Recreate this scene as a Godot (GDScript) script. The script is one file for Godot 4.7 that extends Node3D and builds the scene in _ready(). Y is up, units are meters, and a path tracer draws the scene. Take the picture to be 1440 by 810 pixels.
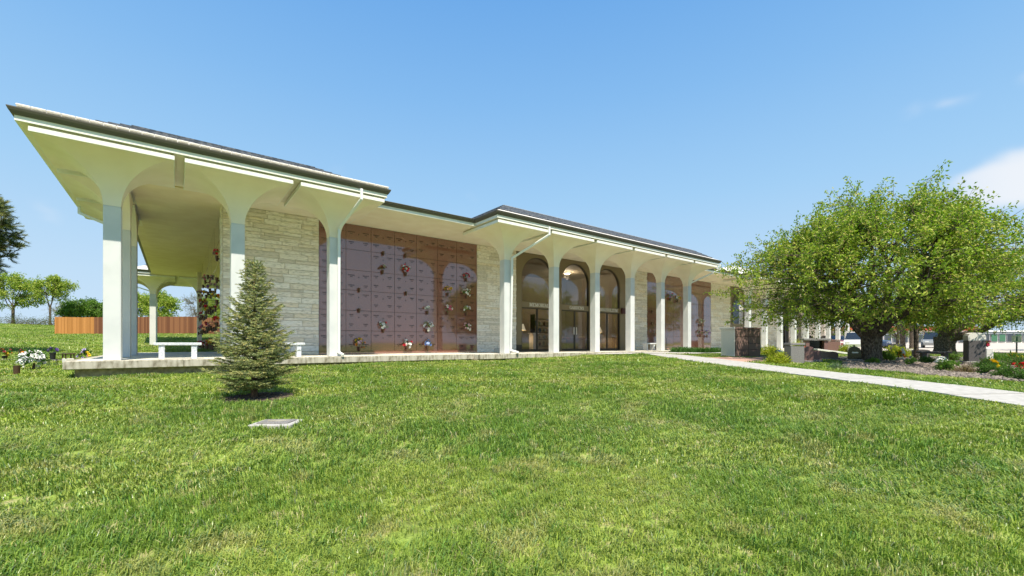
extends Node3D
# World: x runs along the facade to the right, y is up (0 = floor of the portico), depth Z runs into the building (z = -Z).

var rng := RandomNumberGenerator.new()
var taken := {}
var mats := {}

# ------------------------------------------------------------------ small helpers
func V(x: float, y: float, z: float) -> Vector3:
	return Vector3(x, y, -z)

func rf(a: float, b: float) -> float:
	return rng.randf_range(a, b)

func numbered(n: String) -> String:
	if not taken.has(n):
		taken[n] = 0
		return n
	taken[n] += 1
	return "%s_%03d" % [n, taken[n]]

func tag(o: Node, label: String, category: String, group := "") -> Node:
	o.set_meta("label", label)
	o.set_meta("category", category)
	if group != "":
		o.set_meta("group", group)
	return o

func thing(called: String, label: String, category: String, at := Vector3.ZERO, turn := 0.0, group := "") -> Node3D:
	var o := Node3D.new()
	o.name = numbered(called)
	add_child(o)
	o.position = at
	o.rotation.y = turn
	tag(o, label, category, group)
	return o

func part(called: String, mesh: Mesh, m: Material, parent: Node) -> MeshInstance3D:
	var o := MeshInstance3D.new()
	o.mesh = mesh
	o.material_override = m
	if parent == self:
		o.name = numbered(called)
		add_child(o)
	else:
		o.name = called
		parent.add_child(o, true)
	return o

func node(called: String, parent: Node, at := Vector3.ZERO, turn := 0.0) -> Node3D:
	var o := Node3D.new()
	o.name = called
	parent.add_child(o, true)
	o.position = at
	o.rotation.y = turn
	return o

func structure(called: String, mesh: Mesh, m: Material) -> MeshInstance3D:
	var o := part(called, mesh, m, self)
	o.set_meta("kind", "structure")
	return o

# ------------------------------------------------------------------ mesh builder
class MB:
	var v := PackedVector3Array()
	var n := PackedVector3Array()
	var c := PackedColorArray()
	var col := Color(1, 1, 1)
	var use_col := false
	func tri(a: Vector3, b: Vector3, d: Vector3) -> void:
		var nn := (d - a).cross(b - a).normalized()
		v.append(a); v.append(b); v.append(d)
		n.append(nn); n.append(nn); n.append(nn)
		if use_col:
			c.append(col); c.append(col); c.append(col)
	func tri_n(a: Vector3, b: Vector3, d: Vector3, na: Vector3, nb: Vector3, nd: Vector3) -> void:
		v.append(a); v.append(b); v.append(d)
		n.append(na); n.append(nb); n.append(nd)
		if use_col:
			c.append(col); c.append(col); c.append(col)
	func quad(a: Vector3, b: Vector3, d: Vector3, e: Vector3) -> void:
		tri(a, b, d)
		tri(a, d, e)
	func box(at: Vector3, size: Vector3, bs := Basis()) -> void:
		var h := size * 0.5
		var p := []
		for i in 8:
			p.append(at + bs * Vector3(h.x if i & 1 else -h.x, h.y if i & 2 else -h.y, h.z if i & 4 else -h.z))
		quad(p[4], p[6], p[7], p[5])
		quad(p[1], p[3], p[2], p[0])
		quad(p[0], p[2], p[6], p[4])
		quad(p[5], p[7], p[3], p[1])
		quad(p[6], p[2], p[3], p[7])
		quad(p[0], p[4], p[5], p[1])
	# chamfered box
	func cbox(at: Vector3, size: Vector3, r: float, bs := Basis()) -> void:
		var h := size * 0.5
		var q := func(sx: int, sy: int, sz: int, ax: int) -> Vector3:
			var e := Vector3(h.x - r, h.y - r, h.z - r)
			e[ax] = h[ax]
			return at + bs * Vector3(e.x * sx, e.y * sy, e.z * sz)
		for s: int in [-1, 1]:
			for ax in 3:
				var pts := []
				for k: Array in [[-1, -1], [-1, 1], [1, 1], [1, -1]]:
					var sg := [0, 0, 0]
					sg[ax] = s
					sg[(ax + 1) % 3] = k[0]
					sg[(ax + 2) % 3] = k[1]
					pts.append(q.call(sg[0], sg[1], sg[2], ax))
				if s > 0:
					quad(pts[0], pts[1], pts[2], pts[3])
				else:
					quad(pts[3], pts[2], pts[1], pts[0])
		for ax in 3:
			var b1 := (ax + 1) % 3
			var b2 := (ax + 2) % 3
			for s1: int in [-1, 1]:
				for s2: int in [-1, 1]:
					var lo := [0, 0, 0]
					var hi := [0, 0, 0]
					lo[ax] = -1; hi[ax] = 1
					lo[b1] = s1; hi[b1] = s1
					lo[b2] = s2; hi[b2] = s2
					var a: Vector3 = q.call(lo[0], lo[1], lo[2], b1)
					var b: Vector3 = q.call(hi[0], hi[1], hi[2], b1)
					var d: Vector3 = q.call(hi[0], hi[1], hi[2], b2)
					var e: Vector3 = q.call(lo[0], lo[1], lo[2], b2)
					if s1 * s2 > 0:
						quad(a, e, d, b)
					else:
						quad(a, b, d, e)
		for sx: int in [-1, 1]:
			for sy: int in [-1, 1]:
				for sz: int in [-1, 1]:
					tri(q.call(sx, sy, sz, 0), q.call(sx, sy, sz, 1), q.call(sx, sy, sz, 2))
	# smooth tube through points with radii
	func tube(pts: PackedVector3Array, rad: PackedFloat32Array, sides := 8, cap := true) -> void:
		var rings := []
		var nrm := []
		var up := Vector3(0.31, 0.2, 0.93)
		for i in pts.size():
			var t := (pts[min(i + 1, pts.size() - 1)] - pts[max(i - 1, 0)]).normalized()
			if absf(t.dot(up)) > 0.95:
				up = Vector3(0.9, 0.3, 0.1)
			var x := t.cross(up).normalized()
			var y := t.cross(x).normalized()
			up = x.cross(t).normalized()
			var ring := []
			var nr := []
			for k in sides:
				var a := TAU * k / sides
				var d := x * cos(a) + y * sin(a)
				ring.append(pts[i] + d * rad[i])
				nr.append(d)
			rings.append(ring)
			nrm.append(nr)
		for i in pts.size() - 1:
			for k in sides:
				var k2 := (k + 1) % sides
				tri_n(rings[i][k], rings[i + 1][k2], rings[i][k2], nrm[i][k], nrm[i + 1][k2], nrm[i][k2])
				tri_n(rings[i][k], rings[i + 1][k], rings[i + 1][k2], nrm[i][k], nrm[i + 1][k], nrm[i + 1][k2])
		if cap and sides > 4:
			for e in 2:
				var i := 0 if e == 0 else pts.size() - 1
				for k in sides:
					tri(pts[i], rings[i][(k + 1) % sides], rings[i][k])
	# lathe about the y axis at a point
	func lathe(at: Vector3, prof: Array, sides := 14) -> void:
		for i in prof.size() - 1:
			var a: Vector2 = prof[i]
			var b: Vector2 = prof[i + 1]
			var e := (b - a).normalized()
			for k in sides:
				var t0 := TAU * k / sides
				var t1 := TAU * (k + 1) / sides
				var d0 := Vector3(cos(t0), 0, sin(t0))
				var d1 := Vector3(cos(t1), 0, sin(t1))
				var n0 := (d0 * e.y + Vector3.UP * -e.x).normalized()
				var n1 := (d1 * e.y + Vector3.UP * -e.x).normalized()
				var p00 := at + d0 * a.x + Vector3.UP * a.y
				var p01 := at + d1 * a.x + Vector3.UP * a.y
				var p10 := at + d0 * b.x + Vector3.UP * b.y
				var p11 := at + d1 * b.x + Vector3.UP * b.y
				tri_n(p00, p01, p11, n0, n1, n1)
				tri_n(p00, p11, p10, n0, n1, n0)
	func done(old: ArrayMesh = null) -> ArrayMesh:
		var m := old if old else ArrayMesh.new()
		if v.is_empty():
			return m
		var arr := []
		arr.resize(Mesh.ARRAY_MAX)
		arr[Mesh.ARRAY_VERTEX] = v
		arr[Mesh.ARRAY_NORMAL] = n
		if use_col:
			arr[Mesh.ARRAY_COLOR] = c
		m.add_surface_from_arrays(Mesh.PRIMITIVE_TRIANGLES, arr)
		return m

func boxmesh(size: Vector3, at := Vector3.ZERO, r := 0.0) -> ArrayMesh:
	var b := MB.new()
	if r > 0.0:
		b.cbox(at, size, r)
	else:
		b.box(at, size)
	return b.done()

# lumpy closed blob (rocks, fruit), radius per axis
func blobmesh(r: Vector3, lump: float, seedv: int, rows := 7, cols := 10, flat := false) -> ArrayMesh:
	var nz := FastNoiseLite.new()
	nz.seed = seedv
	nz.frequency = 0.9
	var b := MB.new()
	var pt := func(i: int, k: int) -> Vector3:
		var th := PI * i / rows
		var ph := TAU * (k % cols) / cols
		var d := Vector3(sin(th) * cos(ph), cos(th), sin(th) * sin(ph))
		return d * r * (1.0 + lump * nz.get_noise_3dv(d * 1.6))
	for i in rows:
		for k in cols:
			var a: Vector3 = pt.call(i, k)
			var p2: Vector3 = pt.call(i, k + 1)
			var p3: Vector3 = pt.call(i + 1, k + 1)
			var p4: Vector3 = pt.call(i + 1, k)
			if flat:
				b.quad(a, p2, p3, p4)
			else:
				b.tri_n(a, p3, p2, (a / r).normalized(), (p3 / r).normalized(), (p2 / r).normalized())
				b.tri_n(a, p4, p3, (a / r).normalized(), (p4 / r).normalized(), (p3 / r).normalized())
	return b.done()

# ------------------------------------------------------------------ materials
func lin(r: float, g: float, b: float) -> Color:
	return Color(r, g, b).linear_to_srgb()

func M(key: String, col: Color, rough := 0.6, spec := 0.5, metal := 0.0) -> StandardMaterial3D:
	if mats.has(key):
		return mats[key]
	var m := StandardMaterial3D.new()
	m.resource_name = key
	m.albedo_color = col
	m.roughness = rough
	m.metallic_specular = spec
	m.metallic = metal
	mats[key] = m
	return m

func noise_tex(stops: Array, freq: float, seedv: int, oct := 4, cell := false, size := 512) -> NoiseTexture2D:
	var t := NoiseTexture2D.new()
	var f := FastNoiseLite.new()
	f.seed = seedv
	f.frequency = freq
	f.noise_type = FastNoiseLite.TYPE_CELLULAR if cell else FastNoiseLite.TYPE_SIMPLEX_SMOOTH
	if cell:
		f.cellular_return_type = FastNoiseLite.RETURN_CELL_VALUE
	f.fractal_octaves = oct
	t.noise = f
	t.width = size
	t.height = size
	t.seamless = true
	if stops.size() > 0:
		var g := Gradient.new()
		var off := PackedFloat32Array()
		var cols := PackedColorArray()
		for s: Array in stops:
			off.append(s[0])
			cols.append(s[1])
		g.offsets = off
		g.colors = cols
		t.color_ramp = g
	return t

# triplanar noisy material: stops = [[t, srgb colour]...], metres = size of one texture repeat
func MN(key: String, stops: Array, metres: float, freq: float, rough := 0.8, bump := 0.0, oct := 4, cell := false, stretch := Vector3.ONE, spec := 0.4, world := true) -> StandardMaterial3D:
	if mats.has(key):
		return mats[key]
	var m := M(key, Color.WHITE, rough, spec)
	m.albedo_texture = noise_tex(stops, freq, key.hash() % 1000, oct, cell)
	m.uv1_triplanar = true
	m.uv1_world_triplanar = world
	m.uv1_scale = stretch / metres
	if bump > 0.0:
		var t := noise_tex([], freq * 1.5, key.hash() % 997 + 5, oct, cell)
		m.heightmap_enabled = true
		m.heightmap_texture = t
		m.heightmap_scale = bump
	return m

# ------------------------------------------------------------------ terrain
var ctrl := [
	[0, 0, -1.2], [-4, -3, -1.36], [6, -4, -1.1], [1.9, 2.4, -1.1], [-1, 4.8, -1.02], [3.9, 0.2, -1.0], [7.0, 0.6, -0.8], [10.24, 0.54, -0.53], [12.2, 0.6, -0.53],
	[14, -5, -0.65], [11.4, 2.55, -0.43], [13.5, 3.0, -0.42], [13.8, 6.5, -0.33], [15.8, 5.6, -0.33], [17, 12.2, -0.08],
	[-2.1, 14.6, -0.42], [1, 14.6, -0.4], [3, 14.6, -0.29], [6, 14.5, -0.27], [10, 14.3, -0.27], [14, 14.2, -0.19], [18.5, 13.6, -0.09], [22, 13.5, -0.12], [28, 13.5, -0.16],
	[1.12, 9.03, -0.57], [1.1, 6.8, -0.68], [6, 8, -0.58], [10, 9, -0.40], [8, 4, -0.68],
	[-6, 14, -0.46], [-5, 20, -0.31], [-5.1, 26, -0.21], [-9, 9, -0.62], [-13, 20, -0.3],
	[-9.5, 62.8, 1.33], [1.5, 54, 1.33], [-16, 75, 2.5], [-3, 40, 0.3], [-20, 45, 1.0], [14, 60, 1.4], [-30, 80, 2.9],
	[18, 4, -0.37], [21.9, 5.1, -0.29], [22, 10.5, -0.27], [26, 2.5, -0.31], [30, 8, -0.24], [41, 5.5, -0.22], [20, 0, -0.45], [24, 20, -0.2], [8, 25, -0.3],
	[48, 3, -0.22], [80, 10, 0.1], [130, 20, 0.5], [120, 60, 0.5], [60, 30, -0.1],
	[0, -20, -1.6], [40, -20, -0.6], [-20, -10, -1.4], [150, 150, 1.5], [-60, 100, 3.2], [-60, 0, -0.6], [170, -10, 0.6], [100, 150, 2.0], [20, 130, 3.0]]
var tps := PackedFloat64Array()

func solve_terrain() -> void:
	var n := ctrl.size()
	var m := n + 3
	var a := []
	for i in m:
		var row := PackedFloat64Array()
		row.resize(m + 1)
		a.append(row)
	for i in n:
		for k in n:
			var dx: float = ctrl[i][0] - ctrl[k][0]
			var dz: float = ctrl[i][1] - ctrl[k][1]
			var r2 := dx * dx + dz * dz
			a[i][k] = 0.5 * r2 * log(r2) if r2 > 0.0 else 2.0
		var q := [1.0, ctrl[i][0], ctrl[i][1]]
		for k in 3:
			a[i][n + k] = q[k]
			a[n + k][i] = q[k]
		a[i][m] = ctrl[i][2]
	for i in m:
		var p := i
		for k in range(i + 1, m):
			if absf(a[k][i]) > absf(a[p][i]):
				p = k
		var tmp: PackedFloat64Array = a[i]
		a[i] = a[p]
		a[p] = tmp
		for k in range(i + 1, m):
			var fct: float = a[k][i] / a[i][i]
			if fct != 0.0:
				for j in range(i, m + 1):
					a[k][j] -= fct * a[i][j]
	tps.resize(m)
	for i in range(m - 1, -1, -1):
		var s: float = a[i][m]
		for k in range(i + 1, m):
			s -= a[i][k] * tps[k]
		tps[i] = s / a[i][i]

var gcache := {}
func ground_exact(x: float, z: float) -> float:
	x = clampf(x, -60, 170)
	z = clampf(z, -20, 150)
	var n := ctrl.size()
	var s := tps[n] + tps[n + 1] * x + tps[n + 2] * z
	for i in n:
		var dx: float = x - ctrl[i][0]
		var dz: float = z - ctrl[i][1]
		var r2 := dx * dx + dz * dz
		if r2 > 0.0:
			s += tps[i] * 0.5 * r2 * log(r2)
	return s

# fine lawn bumps, then a cached grid so that many thousand lookups stay cheap
func gnode(i: int, k: int) -> float:
	var key := i * 100000 + k
	if not gcache.has(key):
		var x := i * 0.5
		var z := k * 0.5
		gcache[key] = ground_exact(x, z) + 0.012 * sin(x * 1.7 + z * 0.9) * sin(z * 1.3 - x * 0.4)
	return gcache[key]

func G(x: float, z: float) -> float:
	if x < -60 or x > 170 or z < -20 or z > 150:
		return ground_exact(x, z)
	var fx := x / 0.5
	var fz := z / 0.5
	var i := floori(fx)
	var k := floori(fz)
	fx -= i
	fz -= k
	return lerpf(lerpf(gnode(i, k), gnode(i + 1, k), fx), lerpf(gnode(i, k + 1), gnode(i + 1, k + 1), fx), fz)

func on(x: float, z: float, dy := 0.0) -> Vector3:
	return V(x, G(x, z) + dy, z)

# polygon in (x, Z) laid on the ground
func drape(poly: PackedVector2Array, dy: float, cell := 0.5) -> ArrayMesh:
	var b := MB.new()
	var lo := poly[0]
	var hi := poly[0]
	for p in poly:
		lo = lo.min(p)
		hi = hi.max(p)
	var nx := floori(lo.x / cell)
	while nx * cell < hi.x:
		var nz := floori(lo.y / cell)
		while nz * cell < hi.y:
			var sq := PackedVector2Array([Vector2(nx, nz) * cell, Vector2(nx + 1, nz) * cell, Vector2(nx + 1, nz + 1) * cell, Vector2(nx, nz + 1) * cell])
			for piece in Geometry2D.intersect_polygons(sq, poly):
				var idx := Geometry2D.triangulate_polygon(piece)
				for t in range(0, idx.size(), 3):
					b.tri(on(piece[idx[t]].x, piece[idx[t]].y, dy), on(piece[idx[t + 1]].x, piece[idx[t + 1]].y, dy), on(piece[idx[t + 2]].x, piece[idx[t + 2]].y, dy))
			nz += 1
		nx += 1
	return b.done()

# ------------------------------------------------------------------ camera, sky, sun
func sky_image() -> Image:
	var w := 1024
	var h := 512
	var im := Image.create(w, h, false, Image.FORMAT_RGBAF)
	var nz := FastNoiseLite.new()
	nz.seed = 11
	nz.frequency = 1.0
	nz.fractal_octaves = 5
	var stops := [[0.0, Vector3(0.61, 0.77, 0.93)], [0.12, Vector3(0.53, 0.73, 0.93)], [0.30, Vector3(0.36, 0.62, 0.91)], [0.48, Vector3(0.235, 0.495, 0.86)], [0.62, Vector3(0.16, 0.405, 0.81)], [1.0, Vector3(0.115, 0.33, 0.73)]]
	for y in h:
		var el := PI * (0.5 - (y + 0.5) / h)
		var s := sin(el)
		var base := Vector3(0.16, 0.2, 0.09)
		if s >= 0.0:
			for i in stops.size() - 1:
				if s <= stops[i + 1][0]:
					var t: float = (s - stops[i][0]) / (stops[i + 1][0] - stops[i][0])
					base = stops[i][1].lerp(stops[i + 1][1], t)
					break
		for x in w:
			var az := wrapf(TAU * (x + 0.5) / w, -PI, PI)          # 0 = straight down -z, + to the right
			var col := base
			if s > -0.01:
				var d := Vector3(cos(el) * sin(az), sin(el), -cos(el) * cos(az))
				# a bank of fair-weather cumulus standing over the right-hand horizon, wisps elsewhere
				var q := Vector3(d.x, d.y * 2.4, d.z) * 3.0
				var amt := nz.get_noise_3dv(q * 1.7) * 0.8 + nz.get_noise_3dv(q * 4.5 + Vector3(7, 3, 1)) * 0.35
				var right := smoothstep(1.30, 1.52, az) * (1.0 - smoothstep(2.5, 3.1, az))
				var bank := exp(-pow((s - 0.235) / 0.045, 2.0)) * 1.15 + exp(-pow((s - 0.365) / 0.02, 2.0)) * 0.75 + exp(-pow((s - 0.09) / 0.03, 2.0)) * 0.55
				var cover := smoothstep(0.50, 0.95, right * bank + amt * 0.75) * right + smoothstep(0.42, 0.8, amt) * 0.3 * smoothstep(0.005, 0.05, s) * (1.0 - smoothstep(0.2, 0.4, s))
				col = base.lerp(Vector3(0.90, 0.92, 0.96), clampf(cover, 0.0, 1.0) * 0.88)
			im.set_pixel(x, y, Color(col.x, col.y, col.z) * 0.665)
	return im

func setup_view() -> void:
	var cam := Camera3D.new()
	cam.name = "camera"
	add_child(cam)
	cam.position = Vector3(0, 0.433, 0)
	cam.rotation.y = -0.655
	cam.near = 0.1
	cam.far = 2000.0
	cam.set_frustum(0.1 * 810.0 / 616.08, Vector2(0, 0.1 * (482.79 - 405.0) / 616.08), 0.1, 2000.0)
	cam.current = true
	var env := Environment.new()
	env.background_mode = Environment.BG_SKY
	var sk := Sky.new()
	var pano := PanoramaSkyMaterial.new()
	pano.panorama = ImageTexture.create_from_image(sky_image())
	sk.sky_material = pano
	env.sky = sk
	env.tonemap_mode = Environment.TONE_MAPPER_LINEAR
	env.tonemap_exposure = 1.52
	env.ambient_light_source = Environment.AMBIENT_SOURCE_SKY
	env.sdfgi_enabled = true
	env.ssao_enabled = true
	env.ssil_enabled = true
	var we := WorldEnvironment.new()
	we.name = "world_environment"
	we.environment = env
	add_child(we)
	var sun := DirectionalLight3D.new()
	sun.name = "sun"
	sun.light_energy = 1.6
	sun.light_color = Color(1.0, 0.965, 0.9)
	sun.light_angular_distance = 0.53
	sun.shadow_enabled = true
	add_child(sun)
	# the sun stands high over the lawn, in front of the facade and a little to its left
	var el := deg_to_rad(60.5)
	var to_sun := Vector3(-0.30 * cos(el), sin(el), 0.954 * cos(el))
	sun.look_at_from_position(to_sun * 100.0, Vector3.ZERO, Vector3.UP)

# ------------------------------------------------------------------ materials of the place
func make_materials() -> void:
	M("white_paint", lin(0.80, 0.81, 0.78), 0.55)
	MN("shaft_paint", [[0.2, lin(0.61, 0.62, 0.61)], [0.7, lin(0.66, 0.67, 0.655)]], 2.5, 0.006, 0.55, 0.05)
	MN("plaster", [[0.2, lin(0.84, 0.75, 0.59)], [0.75, lin(0.89, 0.81, 0.66)]], 3.0, 0.006, 0.75, 0.06)
	MN("plaster_tan", [[0.2, lin(0.82, 0.68, 0.45)], [0.75, lin(0.88, 0.75, 0.52)]], 3.0, 0.006, 0.75)  # soffit plaster with the warm light of the gallery put into its colour
	MN("fascia_paint", [[0.2, lin(0.80, 0.79, 0.70)], [0.8, lin(0.86, 0.85, 0.77)]], 2.0, 0.01, 0.55)
	M("gutter_metal", lin(0.105, 0.092, 0.07), 0.5)
	MN("roof_white", [[0.2, lin(0.62, 0.58, 0.52)], [0.8, lin(0.78, 0.75, 0.70)]], 1.2, 0.03, 0.85, 0.2)
	MN("roof_shingle", [[0.25, lin(0.04, 0.05, 0.065)], [0.55, lin(0.085, 0.10, 0.125)], [0.8, lin(0.15, 0.155, 0.165)]], 1.0, 0.03, 0.9, 0.4, 3, true, Vector3(1.0, 3.0, 1.0))
	MN("concrete", [[0.12, lin(0.42, 0.38, 0.29)], [0.4, lin(0.60, 0.565, 0.47)], [0.8, lin(0.70, 0.67, 0.58)]], 2.2, 0.012, 0.85, 0.3, 5)
	MN("concrete_edge", [[0.15, lin(0.17, 0.15, 0.105)], [0.4, lin(0.34, 0.31, 0.24)], [0.75, lin(0.48, 0.45, 0.37)]], 1.7, 0.012, 0.9, 0.3, 5, false, Vector3(1.6, 0.6, 1.6))
	MN("concrete_dark", [[0.15, lin(0.16, 0.14, 0.09)], [0.8, lin(0.33, 0.29, 0.2)]], 1.6, 0.016, 0.9, 0.3, 5)
	MN("walk_concrete", [[0.2, lin(0.36, 0.345, 0.315)], [0.8, lin(0.46, 0.44, 0.405)]], 2.0, 0.02, 0.85, 0.2, 5)
	MN("granite", [[0.25, lin(0.13, 0.048, 0.034)], [0.5, lin(0.20, 0.082, 0.06)], [0.72, lin(0.30, 0.14, 0.105)]], 0.5, 0.05, 0.05, 0.0, 3, false, Vector3.ONE, 0.8)
	MN("granite_warm", [[0.25, lin(0.13, 0.052, 0.036)], [0.5, lin(0.18, 0.075, 0.055)], [0.72, lin(0.25, 0.115, 0.085)]], 0.5, 0.05, 0.05, 0.0, 3, false, Vector3.ONE, 0.8)
	for k in ["granite", "granite_warm"]:
		mats[k].clearcoat_enabled = true
		mats[k].clearcoat = 1.0
		mats[k].clearcoat_roughness = 0.02
	M("joint_dark", lin(0.05, 0.03, 0.025), 0.8)
	M("bronze", lin(0.11, 0.06, 0.035), 0.4, 0.6, 0.6)
	M("inscription_paint", lin(0.035, 0.018, 0.014), 0.7, 0.3)
	M("mortar", lin(0.58, 0.52, 0.43), 0.95)
	var st := [[0.83, 0.76, 0.66], [0.86, 0.81, 0.73], [0.75, 0.69, 0.61], [0.84, 0.75, 0.61], [0.88, 0.84, 0.78], [0.69, 0.64, 0.56]]
	for i in st.size():
		var c: Array = st[i]
		MN("stone_%d" % i, [[0.18, lin(c[0] * 0.70, c[1] * 0.70, c[2] * 0.68)], [0.36, lin(c[0] * 0.95, c[1] * 0.95, c[2] * 0.94)], [0.8, lin(c[0] * 1.08, c[1] * 1.08, c[2] * 1.08)]], 1.1, 0.012, 0.9, 0.7, 5, false, Vector3(0.8, 2.6, 0.8))
	M("bronze_frame", lin(0.20, 0.155, 0.085), 0.5, 0.5)
	M("bronze_dark", lin(0.035, 0.03, 0.022), 0.4, 0.5)
	var gl := M("glass", Color(0.02, 0.025, 0.025, 0.16), 0.0, 0.7)
	gl.transparency = BaseMaterial3D.TRANSPARENCY_ALPHA
	M("letter_white", lin(0.8, 0.78, 0.7), 0.5)
	MN("marble", [[0.3, lin(0.50, 0.53, 0.56)], [0.6, lin(0.66, 0.68, 0.70)], [0.75, lin(0.74, 0.75, 0.76)]], 0.8, 0.02, 0.4, 0.0, 5)
	MN("ground", [[0.25, lin(0.11, 0.13, 0.03)], [0.45, lin(0.17, 0.24, 0.04)], [0.6, lin(0.23, 0.31, 0.05)], [0.78, lin(0.34, 0.31, 0.14)]], 3.1, 0.02, 0.95, 2.0, 5)
	MN("mulch", [[0.25, lin(0.035, 0.025, 0.017)], [0.6, lin(0.11, 0.08, 0.055)], [0.8, lin(0.2, 0.16, 0.12)]], 0.8, 0.05, 0.95, 2.0, 4)
	MN("gravel", [[0.2, lin(0.07, 0.055, 0.045)], [0.5, lin(0.18, 0.15, 0.125)], [0.8, lin(0.32, 0.28, 0.235)]], 0.9, 0.06, 0.95, 2.0, 3, true)
	MN("asphalt", [[0.2, lin(0.42, 0.37, 0.31)], [0.8, lin(0.54, 0.48, 0.42)]], 6.0, 0.02, 0.9)
	MN("pink_paver", [[0.2, lin(0.42, 0.24, 0.18)], [0.8, lin(0.55, 0.34, 0.26)]], 1.2, 0.03, 0.9)
	MN("fence_new", [[0.25, lin(0.34, 0.13, 0.025)], [0.5, lin(0.46, 0.20, 0.045)], [0.8, lin(0.56, 0.28, 0.08)]], 2.0, 0.012, 0.8, 0.0, 4, false, Vector3(7, 0.4, 7))
	MN("fence_old", [[0.25, lin(0.17, 0.055, 0.018)], [0.55, lin(0.27, 0.09, 0.03)], [0.8, lin(0.40, 0.22, 0.12)]], 2.0, 0.012, 0.85, 0.0, 4, false, Vector3(7, 0.4, 7))
	MN("bark", [[0.25, lin(0.045, 0.032, 0.024)], [0.5, lin(0.13, 0.10, 0.075)], [0.75, lin(0.27, 0.22, 0.17)]], 0.9, 0.02, 0.95, 3.0, 5, false, Vector3(2.2, 0.6, 2.2))
	MN("bark_brown", [[0.25, lin(0.06, 0.035, 0.02)], [0.75, lin(0.2, 0.13, 0.08)]], 0.5, 0.03, 0.95, 1.0, 4, false, Vector3(2.0, 0.6, 2.0))
	for a in [["leaf", 0.5, [0.19, 0.30, 0.05]], ["needle", 0.55, [0.07, 0.09, 0.02]], ["blade", 0.32, [0.19, 0.25, 0.06]], ["petal", 0.6, [0.2, 0.2, 0.2]]]:
		var m := M(a[0], Color.WHITE, a[1], 0.4)
		m.vertex_color_use_as_albedo = true
		m.backlight_enabled = true
		m.backlight = lin(a[2][0] * 2.6, a[2][1] * 2.6, a[2][2] * 2.6)
	MN("grey_granite", [[0.25, lin(0.13, 0.12, 0.115)], [0.7, lin(0.3, 0.285, 0.27)]], 0.6, 0.06, 0.55, 0.3, 3)
	MN("dark_granite", [[0.25, lin(0.06, 0.055, 0.055)], [0.7, lin(0.16, 0.145, 0.14)]], 0.6, 0.06, 0.5, 0.4, 4)
	MN("white_granite", [[0.25, lin(0.62, 0.59, 0.53)], [0.7, lin(0.80, 0.78, 0.72)]], 0.6, 0.05, 0.7, 0.0, 3)
	MN("rose_granite", [[0.25, lin(0.13, 0.06, 0.055)], [0.7, lin(0.28, 0.17, 0.15)]], 0.5, 0.05, 0.6, 0.3, 4)
	MN("brown_granite", [[0.25, lin(0.14, 0.09, 0.075)], [0.7, lin(0.28, 0.19, 0.16)]], 0.6, 0.05, 0.35, 0.0, 4)
	M("black_granite", lin(0.012, 0.012, 0.014), 0.12)
	MN("rock", [[0.25, lin(0.12, 0.09, 0.075)], [0.7, lin(0.36, 0.29, 0.24)]], 0.7, 0.03, 0.9, 1.0, 5)
	M("black_metal", lin(0.02, 0.02, 0.02), 0.45)
	M("downspout_paint", lin(0.78, 0.79, 0.76), 0.4)
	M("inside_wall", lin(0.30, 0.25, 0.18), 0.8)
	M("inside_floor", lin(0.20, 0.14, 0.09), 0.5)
	M("dark_wood", lin(0.06, 0.03, 0.02), 0.5)

# ------------------------------------------------------------------ mausoleum
const ZW := 17.8          # plane of the walls behind the portico
const YS := 5.20          # soffit

func capital_mesh(hw: float, y0: float, open_right := true) -> ArrayMesh:
	var b := MB.new()
	var h0 := 0.172
	var steps := 18
	var hgt := 5.04 - y0
	for side in 4:
		var r := Basis(Vector3.UP, side * PI / 2)
		for i in steps:
			var pp := []
			var nn := []
			for k in 2:
				var th := (PI / 2) * (i + k) / steps
				var w := h0 + (hw - h0) * (1.0 - cos(th))
				var y := y0 + hgt * sin(th)
				var nrm := Vector3(0, -(hw - h0) * sin(th), hgt * cos(th)).normalized()
				pp.append(r * Vector3(-w, y, w)); pp.append(r * Vector3(w, y, w))
				nn.append(r * nrm)
				if not open_right:
					for e in [pp.size() - 2, pp.size() - 1]:
						pp[e].x = minf(pp[e].x, h0)
					if side == 1:
						nn[nn.size() - 1] = Vector3(1, 0, 0)
			b.tri_n(pp[0], pp[2], pp[3], nn[0], nn[1], nn[1])
			b.tri_n(pp[0], pp[3], pp[1], nn[0], nn[1], nn[0])
	return b.done()

# closed sweep of a profile [(outwards, y)...] round a rectangle x0..x1, Z z0..z1
func sweep(x0: float, x1: float, z0: float, z1: float, prof: Array, closed := true) -> ArrayMesh:
	var b := MB.new()
	var ring := func(o: float, y: float) -> Array:
		return [V(x0 - o, y, z0 - o), V(x1 + o, y, z0 - o), V(x1 + o, y, z1 + o), V(x0 - o, y, z1 + o)]
	var n := prof.size()
	for i in (n if closed else n - 1):
		var p: Array = prof[i]
		var q: Array = prof[(i + 1) % n]
		var a: Array = ring.call(p[0], p[1])
		var c: Array = ring.call(q[0], q[1])
		for k in 4:
			b.quad(a[k], c[k], c[(k + 1) % 4], a[(k + 1) % 4])
	return b.done()

const GUTTER := [[0.15, 5.46], [0.15, 5.44], [0.13, 5.39], [0.09, 5.322], [0.03, 5.318], [0.03, 5.46]]
const FASCIA := [[0.05, 5.315], [0.05, 5.205], [0.0, 5.205], [0.0, 5.315]]

func straight(x0: float, x1: float, z: float, prof: Array) -> ArrayMesh:
	var b := MB.new()
	for i in prof.size():
		var p: Array = prof[i]
		var q: Array = prof[(i + 1) % prof.size()]
		b.quad(V(x0, p[1], z - p[0]), V(x0, q[1], z - q[0]), V(x1, q[1], z - q[0]), V(x1, p[1], z - p[0]))
	return b.done()

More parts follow.
